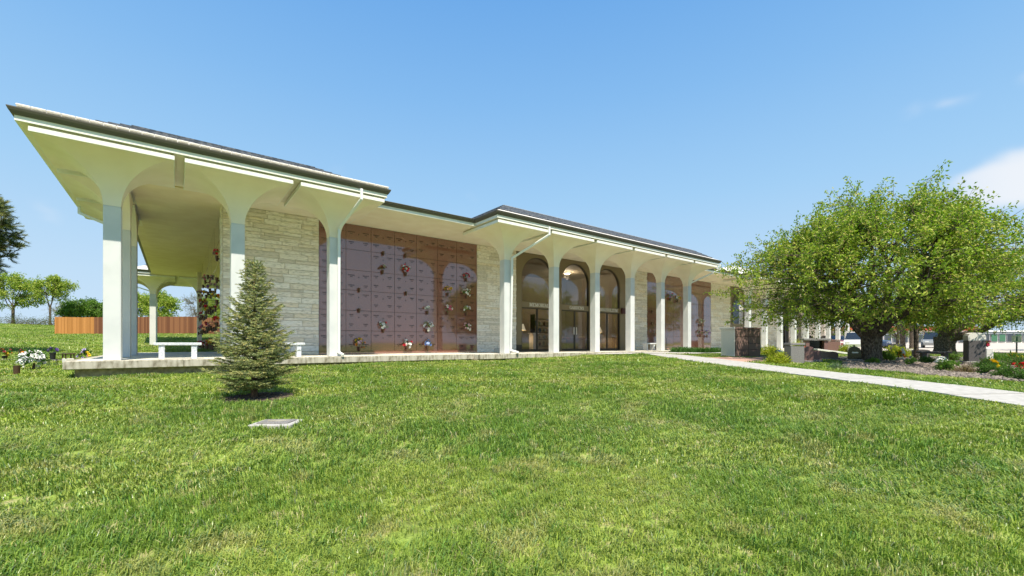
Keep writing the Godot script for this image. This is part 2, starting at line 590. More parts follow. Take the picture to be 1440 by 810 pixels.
func slab(x0: float, x1: float, y0: float, y1: float, z0: float, z1: float, r := 0.0) -> ArrayMesh:
	return boxmesh(Vector3(x1 - x0, y1 - y0, z1 - z0), V((x0 + x1) / 2, (y0 + y1) / 2, (z0 + z1) / 2), r)

# hipped apron in white plus a dark shingled upper slope with a flat top
func roof(parent: Node, x0: float, x1: float, z0: float, z1: float, apron: float, top: float, s1: float, s2: float, dark := true) -> void:
	var y0 := 5.455
	var r := node("roof", parent)
	part("roof_apron", sweep(x0, x1, z0, z1, [[0.14, y0], [-apron, y0 + (apron + 0.14) * s1], [-apron, y0 + (apron + 0.14) * s1 - 0.06], [0.10, y0 - 0.05]]), mats.roof_white, r)
	var ya := y0 + (apron + 0.14) * s1
	if dark:
		var courses := 4
		for i in courses:
			var t0 := float(i) / courses
			var t1 := float(i + 1) / courses
			var a0 := lerpf(apron - 0.06, top, t0)
			var a1 := lerpf(apron - 0.06, top, t1)
			var yb := ya - 0.01 + (a0 - apron + 0.06) * s2
			var yt := ya - 0.01 + (a1 - apron + 0.06) * s2
			part("shingle_course", sweep(x0, x1, z0, z1, [[-a0, yb], [-a0, yb + 0.035], [-a1 - 0.03, yt + 0.02], [-a1 - 0.03, yt - 0.03]]), mats.roof_shingle, r)
	var yy := ya + maxf(top - apron, 0.0) * s2
	part("roof_deck", slab(x0 + top - 0.1, x1 - top + 0.1, yy - 0.05, yy - 0.01, z0 + top - 0.1, z1 - top + 0.1), mats.roof_white, r)

func column(parent: Node, x: float, z: float, hw: float, y0 := 0.0, y_joint := 3.92, half := false) -> void:
	var c := node("column", parent, V(x, 0, z))
	var key := "shaft_%.2f_%.2f" % [y0, y_joint]
	if not mats.has(key):
		var b := MB.new()
		b.cbox(Vector3(0, (y0 + y_joint) / 2 - 0.004, 0), Vector3(0.345, y_joint - y0 - 0.012, 0.345), 0.012)
		b.box(Vector3(0, y_joint - 0.01, 0), Vector3(0.325, 0.04, 0.325))
		mats[key] = b.done()
	part("shaft", mats[key], mats.shaft_paint, c)
	var k2 := "cap_%.2f_%s" % [hw, half]
	if not mats.has(k2):
		mats[k2] = capital_mesh(hw, 3.922, not half)
		mats[k2 + "c"] = boxmesh(Vector3(hw * 2 - 0.14, 0.05, hw * 2 - 0.14), Vector3(0, 5.177, 0))
		if half:
			mats[k2 + "c"] = boxmesh(Vector3(hw + 0.1, 0.05, hw * 2 - 0.14), Vector3(0.086 - hw / 2, 5.177, 0))
		mats[k2 + "b"] = boxmesh(Vector3(hw * 2 + 0.02, 0.115, hw * 2 + 0.02), Vector3(0, 5.097, 0), 0.008)
		if half:
			mats[k2 + "b"] = boxmesh(Vector3(hw + 0.182, 0.115, hw * 2 + 0.02), Vector3(0.081 - hw / 2, 5.097, 0), 0.008)
	part("capital", mats[k2], mats.plaster, c)
	part("cap_band", mats[k2 + "b"], mats.fascia_paint, c)
	part("cap_block", mats[k2 + "c"], mats.plaster, c)

func downspout(parent: Node, pts: Array, r := 0.05) -> void:
	var b := MB.new()
	var pv := PackedVector3Array()
	for p: Vector3 in pts:
		pv.append(p)
	for i in pv.size() - 1:
		var d := pv[i + 1] - pv[i]
		var y := d.normalized()
		var x := y.cross(Vector3(0, 0, 1)).normalized() if absf(y.z) < 0.9 else Vector3(1, 0, 0)
		var z := x.cross(y).normalized()
		b.cbox((pv[i] + pv[i + 1]) / 2, Vector3(r * 1.7, d.length() + r * 0.9, r * 1.4), 0.012, Basis(x, y, z))
	part("downspout", b.done(), mats.downspout_paint, parent)

func stone_wall(label: String, x0: float, x1: float, seedv: int, at: Vector3, turn: float, y1 := YS - 0.004) -> void:
	# local: x along the wall, y up, +z out of the wall face
	rng.seed = seedv
	var w := x1 - x0
	var t := thing("stone_wall", label, "stone wall", at, turn, "limestone walls of the portico")
	part("mortar_core", boxmesh(Vector3(w, y1, 0.3), Vector3(w / 2, y1 / 2, -0.16)), mats.mortar, t)
	if not mats.has("stone_v0"):
		for k in 14:
			var b := MB.new()
			var dz := []
			for i in 9:
				dz.append(rf(-0.012, 0.012))
			# rough face: 2 x 2 patches, chamfered rim
			var xs := [-0.5, rf(-0.15, 0.15), 0.5]
			var ys := [-0.5, rf(-0.2, 0.2), 0.5]
			var g := []
			for iy in 3:
				for ix in 3:
					var e := 0.0 if (ix == 1 and iy == 1) else -0.010
					g.append(Vector3(xs[ix] * 0.985, ys[iy] * 0.93, 0.02 + dz[iy * 3 + ix] + e))
			for iy in 2:
				for ix in 2:
					b.quad(g[iy * 3 + ix], g[iy * 3 + 3 + ix], g[iy * 3 + 4 + ix], g[iy * 3 + 1 + ix])
			var rim := [0, 1, 2, 5, 8, 7, 6, 3]
			for i in 8:
				var p: Vector3 = g[rim[i]]
				var q: Vector3 = g[rim[(i + 1) % 8]]
				b.quad(p, q, Vector3(q.x * 1.012, q.y * 1.06, -0.03), Vector3(p.x * 1.012, p.y * 1.06, -0.03))
			mats["stone_v%d" % k] = b.done()
	var y := 0.0
	while y < y1 - 0.03:
		var hgt: float = [0.10, 0.13, 0.16, 0.19, 0.22][rng.randi() % 5]
		if y + hgt > y1 - 0.07:
			hgt = y1 - y
		var x := -rf(0.0, 0.5)
		while x < w:
			var ln := rf(0.45, 1.25)
			var xa := maxf(x, 0.0)
			var xb := minf(x + ln, w)
			if w - xb < 0.16:
				xb = w
			if xb - xa > 0.08:
				var splitrow := hgt >= 0.19 and rng.randf() < 0.35
				for part_i in (2 if splitrow else 1):
					var hh := hgt / (2 if splitrow else 1)
					var s := part("stone", mats["stone_v%d" % (rng.randi() % 14)], mats["stone_%d" % [0, 1, 1, 2, 3, 4, 4, 5, 0, 1][rng.randi() % 10]], t)
					s.position = Vector3((xa + xb) / 2, y + hh * (part_i + 0.5), rf(-0.004, 0.02))
					s.scale = Vector3(xb - xa - 0.007, hh - 0.006, 1.0)
			x = xb if xb > x + 0.01 else x + ln
			if xb >= w:
				break
		y += hgt

func inscription_mesh(k: int, names: int) -> ArrayMesh:
	# rows of small cast letters too fine to read: strokes of irregular width
	var b := MB.new()
	var spots := [[-0.29, 0.24], [0.29, 0.24], [-0.29, -0.14], [0.29, -0.14]]
	if k % 3 == 1:
		spots = [[-0.29, 0.2], [0.29, 0.2], [-0.29, -0.2], [0.29, -0.2]]
	for i in mini(names, 4):
		var sp: Array = spots[i]
		for row in 2:
			var n := rng.randi_range(5, 8) if row == 0 else 3
			var x: float = sp[0] - n * 0.0175
			for j in n:
				var w := rf(0.012, 0.022)
				b.box(Vector3(x + w / 2, sp[1] - row * 0.065, 0.003), Vector3(w, 0.042 if row == 0 else 0.032, 0.006))
				x += 0.035
	if names > 1:
		b.box(Vector3(0, 0.13, 0.003), Vector3(0.03, 0.05, 0.006))
	return b.done()

func crypt_wall(called: String, label: String, xs: Array, ys: Array, at: Vector3, turn: float, mat: Material, names: bool, seedv: int, base_y := 0.0) -> Node3D:
	rng.seed = seedv
	var t := thing(called, label, "crypt wall", at, turn)
	var w: float = xs[-1] - xs[0]
	var hgt: float = ys[-1] - base_y
	part("joint_backing", boxmesh(Vector3(w - 0.006, hgt, 0.2), Vector3((xs[0] + xs[-1]) / 2, base_y + hgt / 2, -0.14)), mats.joint_dark, t)
	if ys[0] > base_y:
		part("base_course", boxmesh(Vector3(w - 0.006, ys[0] - base_y - 0.004, 0.06), Vector3((xs[0] + xs[-1]) / 2, (ys[0] + base_y) / 2, -0.02), 0.004), mat, t)
	var ins := []
	for k in 6:
		ins.append(inscription_mesh(k, [4, 4, 3, 2, 4, 4][k]))
	for iy in ys.size() - 1:
		for ix in xs.size() - 1:
			var px: float = xs[ix + 1] - xs[ix]
			var py: float = ys[iy + 1] - ys[iy]
			var key := "panel_%.2f_%.2f" % [px, py]
			if not mats.has(key):
				mats[key] = boxmesh(Vector3(px - 0.012, py - 0.012, 0.04), Vector3.ZERO, 0.003)
			var p := part("granite_panel", mats[key], mat, t)
			p.position = Vector3((xs[ix] + xs[ix + 1]) / 2, (ys[iy] + ys[iy + 1]) / 2, -0.02 + rf(-0.002, 0.002))
			p.rotation = Vector3(rf(-0.0025, 0.0025), rf(-0.003, 0.003), 0)
			if names and rng.randf() < 0.86 and py > 0.5 and px > 0.8:
				var i := part("inscription", ins[rng.randi() % 6], mats.inscription_paint, p)
				i.position = Vector3(0, 0, 0.02)
	return t

func build_mausoleum() -> void:
	var b := thing("mausoleum", "long low mausoleum with white arched columns and broad flat eaves", "building")
	# platform
	var pl := node("platform", b)
	part("floor_slab", slab(-1.98, 9.45, -0.2, 0.0, 14.9, 27.0, 0.006), mats.concrete, pl)
	part("floor_slab", slab(9.456, 24.2, -0.2, 0.0, 14.51, 27.0, 0.006), mats.concrete, pl)
	for i in 5:
		part("edge_beam", slab(-2.13 + 2.316 * i, -2.136 + 2.316 * (i + 1), -0.2, 0.002, 14.75, 14.897, 0.014), mats.concrete_edge, pl)
		part("edge_beam", slab(9.456 + 2.95 * i, 9.45 + 2.95 * (i + 1), -0.2, 0.002, 14.36, 14.507, 0.014), mats.concrete_edge, pl)
	part("edge_beam", slab(-2.13, -1.984, -0.2, 0.002, 14.9, 27.0, 0.014), mats.concrete_edge, pl)
	part("floor_slab", slab(24.206, 60.0, -0.3, -0.01, 14.2, 27.0, 0.012), mats.concrete, pl)
	part("foundation", slab(-1.95, 9.3, -0.95, -0.204, 14.95, 26.8), mats.concrete_dark, pl)
	part("foundation", slab(9.306, 24.1, -0.95, -0.204, 14.56, 26.8), mats.concrete_dark, pl)
	# columns: corner pavilion, entrance portico, right wing
	for i in 3:
		column(b, -1.275 + 2.722 * i, 15.17, 1.25)
	for k in [1, 2]:
		column(b, -1.275, 15.17 + 2.9 * k, 1.25, 0.0, 3.92, true)
	for i in 6:
		column(b, 11.02 + 2.787 * i, 14.81, 1.285)
	for i in 9:
		column(b, 33.8 + 2.82 * i, 15.17, 1.25)
	for i in 2:
		column(b, -1.275 + 2.722 * i, 40.2, 1.25, -0.5)
		column(b, -1.275, 43.1, 1.25, -0.5)
	# soffits
	part("soffit", slab(-2.68, 5.45, YS, YS + 0.06, 13.94, 23.3), mats.plaster, b)
	part("soffit", slab(5.5, 9.7, YS + 0.003, YS + 0.06, 15.1, 18.4), mats.plaster, b)
	part("soffit", slab(9.7, 26.3, YS, YS + 0.06, 13.55, 18.4), mats.plaster, b)
	part("soffit", slab(26.3, 32.5, YS + 0.003, YS + 0.06, 15.1, 18.4), mats.plaster, b)
	part("soffit", slab(32.5, 58.0, YS, YS + 0.06, 13.94, 18.4), mats.plaster, b)
	part("soffit", slab(-1.3, 1.6, YS + 0.003, YS + 0.06, 23.3, 38.9), mats.plaster_tan, b)  # tan tone paints in the warm glow under this roof
	part("gallery_ceiling", slab(-1.04, 1.6, YS - 0.05, YS - 0.006, 16.7, 38.6), mats.plaster_tan, b)  # warm bounced light painted into the ceiling colour, as on the soffit above
	part("soffit", slab(-2.6, 5.5, YS, YS + 0.06, 38.9, 46.0), mats.plaster, b)
	# eaves
	for e in [[-2.68, 5.45, 13.93, 23.2], [9.71, 26.27, 13.54, 26.0], [32.5, 58.0, 13.93, 26.0], [-2.55, 5.45, 38.93, 46.0]]:
		part("gutter", sweep(e[0], e[1], e[2], e[3], GUTTER), mats.gutter_metal, b)
		part("fascia", sweep(e[0], e[1], e[2], e[3], FASCIA), mats.fascia_paint, b)
	for e in [[5.5, 9.65, 15.1], [26.33, 32.44, 15.1]]:
		part("gutter", straight(e[0], e[1], e[2], GUTTER), mats.gutter_metal, b)
		part("fascia", straight(e[0], e[1], e[2], FASCIA), mats.fascia_paint, b)
	var lg := MB.new()
	lg.box(V(-1.36, 5.37, 31.1), Vector3(0.13, 0.17, 15.4))
	part("gutter", lg.done(), mats.gutter_metal, b)
	# roofs
	roof(b, -2.68, 5.45, 13.93, 23.2, 1.15, 1.95, 0.42, 0.50)
	roof(b, 9.71, 26.27, 13.53, 26.0, 0.30, 1.1, 0.46, 0.62)
	roof(b, 32.5, 58.0, 13.9, 26.0, 3.2, 3.3, 0.36, 0.36, false)
	roof(b, -2.55, 5.45, 38.9, 46.0, 0.9, 1.9, 0.4, 0.5)
	var r := node("roof", b)
	for e in [[5.55, 9.5], [26.5, 32.3]]:
		var m := MB.new()
		m.quad(V(e[0], 5.44, 14.93), V(e[0], 5.75, 17.0), V(e[1], 5.75, 17.0), V(e[1], 5.44, 14.93))
		m.quad(V(e[0], 5.40, 14.95), V(e[1], 5.40, 14.95), V(e[1], 5.7, 17.0), V(e[0], 5.7, 17.0))
		part("roof_apron", m.done(), mats.roof_white, r)
	part("roof_deck", slab(5.6, 9.5, 5.62, 5.70, 16.95, 26.0), mats.roof_white, r)
	part("roof_deck", slab(26.4, 32.4, 5.62, 5.70, 16.95, 26.0), mats.roof_white, r)
	part("roof_deck", slab(-1.28, 5.4, 5.3, 5.38, 23.3, 38.8), mats.roof_white, r)
	# white coping tiles along the front eave of the corner pavilion
	var tile := boxmesh(Vector3(0.222, 0.035, 0.26), Vector3.ZERO, 0.006)
	for i in 36:
		var tl := part("coping_tile", tile, mats.roof_white, r)
		tl.position = V(-2.6 + 0.23 * i, 5.515, 13.99)
		tl.rotation.x = -0.33
	# downspouts
	downspout(b, [V(4.62, 5.25, 13.75), V(4.62, 4.95, 13.75), V(4.27, 4.2, 14.9), V(4.27, 0.14, 14.94)])
	downspout(b, [V(4.27, 0.14, 14.94), V(4.33, 0.06, 14.7)])
	downspout(b, [V(12.2, 5.2, 13.36), V(12.2, 4.9, 13.36), V(11.15, 4.0, 14.5), V(11.15, 0.14, 14.6)])
	downspout(b, [V(11.15, 0.14, 14.6), V(11.3, 0.05, 14.28)])
	downspout(b, [V(26.2, 5.2, 13.4), V(26.2, 4.9, 13.4), V(25.16, 4.15, 14.7), V(25.16, 0.1, 14.75)])
	downspout(b, [V(-2.66, 5.25, 21.3), V(-2.66, 4.98, 21.3), V(-1.5, 4.45, 20.9)])
	downspout(b, [V(-2.66, 5.2, 44.5), V(-2.66, 4.9, 44.5), V(-1.35, 4.3, 42.8)])
	# plain rear and end walls that close the building
	part("rear_wall", slab(1.6, 60.0, -0.2, 5.19, 26.6, 26.9), mats.stone_0, b)
	part("end_wall", slab(59.7, 60.0, -0.2, 5.19, 18.2, 26.6), mats.stone_0, b)
	part("gallery_end_pier", slab(1.15, 1.9, -0.3, 5.19, 35.7, 36.3), mats.stone_3, b)
	# walls behind the colonnade
	stone_wall("limestone wall between the left gallery and the large crypt wall", 0, 3.07, 31, V(1.28, 0, ZW), 0)
	stone_wall("narrow limestone return wall at the corner of the left gallery", 0, 0.75, 37, V(1.26, 0, ZW + 0.79), -PI / 2)
	stone_wall("limestone wall between the large crypt wall and the glazed entrance", 0, 2.4, 32, V(11.54, 0, ZW), 0)
	stone_wall("limestone wall between the glazed entrance and the right crypt wall", 0, 2.3, 33, V(22.79, 0, ZW), 0)
	stone_wall("limestone wall right of the right crypt wall, behind the columbarium", 0, 3.1, 34, V(33.4, 0, ZW), 0)
	stone_wall("limestone wall right of the dark arched window, behind the wing columns", 0, 5.3, 35, V(40.4, 0, ZW), 0)
	var xs := [0.0, 1.01, 2.02, 3.03, 4.03, 5.07, 6.06, 7.18]
	var ys := [0.11, 0.94, 1.75, 2.56, 3.37, 4.19, YS - 0.004]
	crypt_wall("crypt_wall", "large polished red granite crypt wall with rows of inscribed panels and flowers", xs, ys, V(4.355, 0, ZW), 0, mats.granite, true, 5)
	var xr := []
	for i in 9:
		xr.append(8.29 * i / 8.0)
	crypt_wall("crypt_wall", "red granite crypt wall behind the right end columns of the portico", xr, ys, V(25.1, 0, ZW), 0, mats.granite_warm, false, 6)
	var xg := []
	for i in 18:
		xg.append(1.0 * i)
	crypt_wall("crypt_wall", "granite crypt wall along the left gallery, crowded with small flower vases", xg, ys, V(1.27, 0, 35.66), -PI / 2, mats.granite_warm, false, 7)
	glazed_entrance()
	wing_glazing()

func arch_wall(x0: float, x1: float, y1: float, openings: Array, depth: float) -> ArrayMesh:
	# flat wall with round-headed openings [centre, half width, spring height]; local origin on the floor, face at z = 0
	var b := MB.new()
	var outer := PackedVector2Array([Vector2(x0, 0), Vector2(x1, 0), Vector2(x1, y1), Vector2(x0, y1)])
	var polys := [outer]
	for o: Array in openings:
		var hole := PackedVector2Array([Vector2(o[0] - o[1], -0.5), Vector2(o[0] + o[1], -0.5)])
		for i in 21:
			var a := PI * i / 20.0
			hole.append(Vector2(o[0] + o[1] * cos(a), o[2] + o[1] * sin(a)))
		var nxt := []
		for p: PackedVector2Array in polys:
			nxt.append_array(Geometry2D.clip_polygons(p, hole))
		polys = nxt
	for p: PackedVector2Array in polys:
		var idx := Geometry2D.triangulate_polygon(p)
		for t in range(0, idx.size(), 3):
			for zz: float in [0.0, -depth]:
				b.tri(Vector3(p[idx[t]].x, p[idx[t]].y, zz), Vector3(p[idx[t + 1]].x, p[idx[t + 1]].y, zz), Vector3(p[idx[t + 2]].x, p[idx[t + 2]].y, zz))
		for i in p.size():
			var a := p[i]
			var c := p[(i + 1) % p.size()]
			b.quad(Vector3(a.x, a.y, 0), Vector3(c.x, c.y, 0), Vector3(c.x, c.y, -depth), Vector3(a.x, a.y, -depth))
	return b.done()

func arch_pane(cx: float, hw: float, y0: float, spring: float, z: float) -> ArrayMesh:
	var p := PackedVector2Array([Vector2(cx - hw, y0), Vector2(cx + hw, y0)])
	for i in 21:
		var a := PI * i / 20.0
		p.append(Vector2(cx + hw * cos(a), spring + hw * sin(a)))
	var b := MB.new()
	var idx := Geometry2D.triangulate_polygon(p)
	for t in range(0, idx.size(), 3):
		b.tri(Vector3(p[idx[t]].x, p[idx[t]].y, z), Vector3(p[idx[t + 1]].x, p[idx[t + 1]].y, z), Vector3(p[idx[t + 2]].x, p[idx[t + 2]].y, z))
	return b.done()

func arch_rim(cx: float, hw: float, y0: float, spring: float, th: float, z0: float, z1: float) -> ArrayMesh:
	var b := MB.new()
	var path := [[cx - hw, y0]]
	for i in 21:
		var a := PI - PI * i / 20.0
		path.append([cx + hw * cos(a), spring + hw * sin(a)])
	path.append([cx + hw, y0])
	var inner := [[cx - hw + th, y0]]
	for i in 21:
		var a := PI - PI * i / 20.0
		inner.append([cx + (hw - th) * cos(a), spring + (hw - th) * sin(a)])
	inner.append([cx + hw - th, y0])
	for i in path.size() - 1:
		var a := Vector3(path[i][0], path[i][1], z1)
		var c := Vector3(path[i + 1][0], path[i + 1][1], z1)
		var ia := Vector3(inner[i][0], inner[i][1], z1)
		var ic := Vector3(inner[i + 1][0], inner[i + 1][1], z1)
		var back := Vector3(0, 0, z0 - z1)
		b.quad(a, c, ic, ia)
		b.quad(ia, ic, ic + back, ia + back)
		b.quad(a + back, c + back, c, a)
	return b.done()

func text(parent: Node, s: String, size: float, at: Vector3, m: Material) -> void:
	var t := TextMesh.new()
	var f := SystemFont.new()
	f.font_names = PackedStringArray(["Droid Serif"])
	t.font = f
	t.text = s
	t.font_size = 64
	t.pixel_size = size / 64.0
	t.depth = 0.012
	var o := part("lettering", t, m, parent)
	o.position = at

func glazed_entrance() -> void:
	var t := thing("glazed_entrance", "bronze entrance wall with three tall arched windows, glass doors and white lettering", "entrance", V(0, 0, ZW - 0.02), 0)
	var cs := [15.43, 18.3, 21.13]
	var op := []
	for c: float in cs:
		op.append([c, 1.14, 3.88])
	part("surround", arch_wall(13.945, 22.785, YS - 0.006, op, 0.22), mats.bronze_frame, t)
	part("plinth_strip", boxmesh(Vector3(0.33, 0.36, 0.012), Vector3(14.115, 0.18, 0.008)), mats.bronze_dark, t)
	var words := ["MEMORIAL", "GARDENS", "MAUSOLEUM"]
	for i in 3:
		var c: float = cs[i]
		var wn := node("arched_window", t)
		part("window_rim", arch_rim(c, 1.145, 0.0, 3.88, 0.05, -0.16, -0.05), mats.bronze_dark, wn)
		for gz: float in [-0.105, -0.111, -0.125, -0.131]:
			part("pane", arch_pane(c, 1.1, 2.62, 3.88, gz), mats.glass, wn)
		part("transom_bar", boxmesh(Vector3(2.22, 0.29, 0.10), Vector3(c, 2.475, -0.08), 0.006), mats.bronze_frame, t)
		text(t, words[i], 0.25, Vector3(c + 0.1, 2.478, -0.018), mats.letter_white)
		for s in [-1, 1]:
			var dr := node("glass_door", t)
			part("pane", slab_local(c + s * 0.55, 1.17, 1.0, 2.3, -0.115, 0.012), mats.glass, dr)
			var fr := MB.new()
			for e: float in [-0.52, 0.52]:
				fr.box(Vector3(c + s * 0.55 + e, 1.165, -0.11), Vector3(0.045, 2.33, 0.05))
			fr.box(Vector3(c + s * 0.55, 0.06, -0.11), Vector3(1.0, 0.12, 0.046))
			fr.box(Vector3(c + s * 0.55, 2.30, -0.11), Vector3(1.0, 0.06, 0.046))
			part("door_frame", fr.done(), mats.bronze_dark, dr)
			if i == 1:
				part("handle", boxmesh(Vector3(0.035, 0.42, 0.05), Vector3(c + s * 0.10, 1.15, -0.05), 0.008), mats.letter_white, dr)
	# small red lantern-like alarm box at the right end
	part("alarm_box", boxmesh(Vector3(0.34, 0.36, 0.14), Vector3(22.5, 2.48, 0.07), 0.02), M("maroon", lin(0.06, 0.012, 0.012), 0.5), t)
	# lobby
	var lobby := thing("lobby_room", "dim lobby with tan walls seen through the entrance glass", "room")
	part("back_wall", slab(13.6, 23.2, 0.004, 5.1, 23.6, 23.8), mats.inside_wall, lobby)
	part("side_wall", slab(13.4, 13.6, 0.004, 5.1, 18.2, 23.8), mats.inside_wall, lobby)
	part("side_wall", slab(23.2, 23.4, 0.004, 5.1, 18.2, 23.8), mats.inside_wall, lobby)
	part("ceiling", slab(13.4, 23.4, 5.1, 5.15, 18.41, 23.8), mats.inside_wall, lobby)
	part("carpet", slab(13.6, 23.2, 0.004, 0.012, 18.2, 23.6), mats.inside_floor, lobby)
	for a in [[15.15, 18.9, "table lamp with cream shade behind the left entrance pane"], [22.3, 19.6, "table lamp with cream shade behind the right entrance pane"]]:
		var l := thing("table_lamp", a[2], "lamp", V(a[0], 0, a[1]), 0, "lamps in the lobby")
		var bm := MB.new()
		bm.lathe(Vector3.ZERO, [Vector2(0.22, 0.012), Vector2(0.22, 0.05), Vector2(0.03, 0.07), Vector2(0.025, 0.8), Vector2(0.07, 1.0), Vector2(0.02, 1.2)])
		part("lamp_base", bm.done(), mats.dark_wood, l)
		var sm := MB.new()
		sm.lathe(Vector3.ZERO, [Vector2(0.26, 1.15), Vector2(0.14, 1.5)], 20)
		var sc := M("shade_cloth", lin(0.75, 0.68, 0.5), 0.8)
		sc.emission_enabled = true
		sc.emission = lin(1.0, 0.82, 0.55)
		sc.emission_energy_multiplier = 0.35
		part("lamp_shade", sm.done(), sc, l)
		var bl := OmniLight3D.new()
		bl.name = "lamp_bulb_light"
		bl.light_color = Color(1.0, 0.86, 0.66)
		bl.light_energy = 0.5
		bl.omni_range = 12.0
		bl.omni_attenuation = 2.0
		bl.light_size = 0.05
		bl.shadow_enabled = true
		l.add_child(bl)
		bl.position = Vector3(0, 1.32, 0)
	var cf := thing("ceiling_lamp", "round white ceiling lamp in the lobby behind the middle arch", "lamp", V(20.4, 5.1, 20.6))
	var cm := MB.new()
	cm.lathe(Vector3.ZERO, [Vector2(0.0, -0.16), Vector2(0.16, -0.13), Vector2(0.24, -0.06), Vector2(0.25, -0.002)], 20)
	var cg := M("lamp_globe", lin(0.8, 0.78, 0.7), 0.4)
	cg.emission_enabled = true
	cg.emission = lin(1.0, 0.9, 0.72)
	cg.emission_energy_multiplier = 0.6
	part("lamp_globe", cm.done(), cg, cf)
	var cl := OmniLight3D.new()
	cl.name = "ceiling_lamp_light"
	cl.light_color = Color(1.0, 0.92, 0.78)
	cl.light_energy = 3.0
	cl.omni_range = 14.0
	cl.omni_attenuation = 2.0
	cl.light_size = 0.2
	cl.shadow_enabled = true
	cf.add_child(cl)
	cl.position = Vector3(0, -0.32, 0)
	var pd := thing("display_pedestal", "pale stone pedestal standing inside the left entrance pane", "pedestal", V(16.05, 0.012, 18.9))
	part("pedestal_shaft", boxmesh(Vector3(0.36, 0.95, 0.36), Vector3(0, 0.475, 0), 0.01), mats.white_granite, pd)
	part("pedestal_top", boxmesh(Vector3(0.44, 0.06, 0.44), Vector3(0, 0.98, 0), 0.01), mats.white_granite, pd)
	var tb := thing("red_table", "red granite table standing in front of the lobby doors", "table", V(19.8, 0.012, 19.2))
	part("table_top", boxmesh(Vector3(1.7, 0.14, 0.7), Vector3(0, 0.72, 0), 0.02), mats.pink_paver, tb)
	part("table_base", boxmesh(Vector3(1.2, 0.64, 0.5), Vector3(0, 0.32, 0), 0.02), mats.pink_paver, tb)
	var sh := thing("display_shelf", "open display shelf with urns and ornaments inside the lobby", "shelf", V(18.2, 0.012, 20.6))
	for i in 5:
		part("shelf_board", boxmesh(Vector3(1.5, 0.04, 0.4), Vector3(0, 0.25 + 0.42 * i, 0)), mats.dark_wood, sh)
	for s in [-1, 1]:
		part("side_panel", boxmesh(Vector3(0.04, 2.2, 0.4), Vector3(s * 0.77, 1.1, 0)), mats.dark_wood, sh)
	rng.seed = 77
	var cols := [lin(0.5, 0.48, 0.42), lin(0.25, 0.1, 0.08), lin(0.5, 0.4, 0.2), lin(0.15, 0.22, 0.3)]
	for i in 4:
		for k in 4:
			var u := thing("ornament_urn", "small urn, %s from the left on the %s shelf of the lobby display" % [["first", "second", "third", "last"][k], ["lowest", "second lowest", "second highest", "top"][i]], "urn", V(18.2 - 0.55 + 0.37 * k, 0.012 + 0.27 + 0.42 * i, 20.6), 0, "ornaments on the lobby shelf")
			var um := MB.new()
			var s := rf(0.7, 1.1)
			um.lathe(Vector3.ZERO, [Vector2(0.0, 0.0), Vector2(0.05 * s, 0.0), Vector2(0.1 * s, 0.12 * s), Vector2(0.09 * s, 0.2 * s), Vector2(0.04 * s, 0.24 * s), Vector2(0.0, 0.28 * s)], 10)
			part("urn_body", um.done(), M("urn_%d" % ((i + k) % 4), cols[(i + k) % 4], 0.35), u)

func slab_local(cx: float, cy: float, w: float, h: float, z: float, d: float) -> ArrayMesh:
	return boxmesh(Vector3(w, h, d), Vector3(cx, cy, z))

func wing_glazing() -> void:
	var t := thing("arched_window", "dark arched window in the right wing, reflecting trees", "window", V(0, 0, ZW - 0.02))
	part("surround", arch_wall(36.52, 40.38, YS - 0.006, [[37.95, 1.25, 3.7]], 0.2), mats.bronze_frame, t)
	part("pane", arch_pane(37.95, 1.25, 0.0, 3.7, -0.1), mats.glass, t)
	part("transom_bar", boxmesh(Vector3(2.5, 0.28, 0.1), Vector3(37.95, 1.95, -0.08)), mats.bronze_frame, t)
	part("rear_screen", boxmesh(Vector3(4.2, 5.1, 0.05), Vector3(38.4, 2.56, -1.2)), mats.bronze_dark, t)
	for i in 2:
		var x := 46.0 + 2.9 * i
		var d := thing("glazed_bay", "dark glazed bay between the wing columns, nearer the entrance" if i == 0 else "dark glazed bay between the wing columns, farther right", "window", V(x, 0, ZW))
		part("pane", boxmesh(Vector3(1.5, 5.0, 0.03), Vector3(0.75, 2.5, -0.08)), mats.glass, d)
		part("frame", boxmesh(Vector3(0.12, 5.1, 0.14), Vector3(1.56, 2.55, -0.05)), mats.bronze_dark, d)
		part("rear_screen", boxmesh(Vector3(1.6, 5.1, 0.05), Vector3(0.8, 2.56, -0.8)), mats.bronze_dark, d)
	stone_wall("limestone pier at the far right end of the wing", 0, 1.9, 36, V(51.6, 0, ZW), 0)

# ------------------------------------------------------------------ plants
func leaf(b: MB, p: Vector3, d: Vector3, side: Vector3, ln: float, wd: float) -> void:
	var up := d.cross(side).normalized() * wd * 0.35
	var mid := p + d * ln * 0.45
	var tip := p + d * ln
	b.tri(p, mid + side * wd * 0.5 + up, tip)
	b.tri(p, tip, mid - side * wd * 0.5 + up)

func rdir() -> Vector3:
	var z := rf(-1, 1)
	var a := rf(0, TAU)
	var r := sqrt(1 - z * z)
	return Vector3(r * cos(a), z, r * sin(a))

func bez(a: Vector3, c: Vector3, e: Vector3, n: int) -> PackedVector3Array:
	var o := PackedVector3Array()
	for i in n:
		var t := float(i) / (n - 1)
		o.append(a.lerp(c, t).lerp(c.lerp(e, t), t))
	return o

func taper(r0: float, r1: float, n: int) -> PackedFloat32Array:
	var o := PackedFloat32Array()
	for i in n:
		o.append(lerpf(r0, r1, pow(float(i) / (n - 1), 0.8)))
	return o

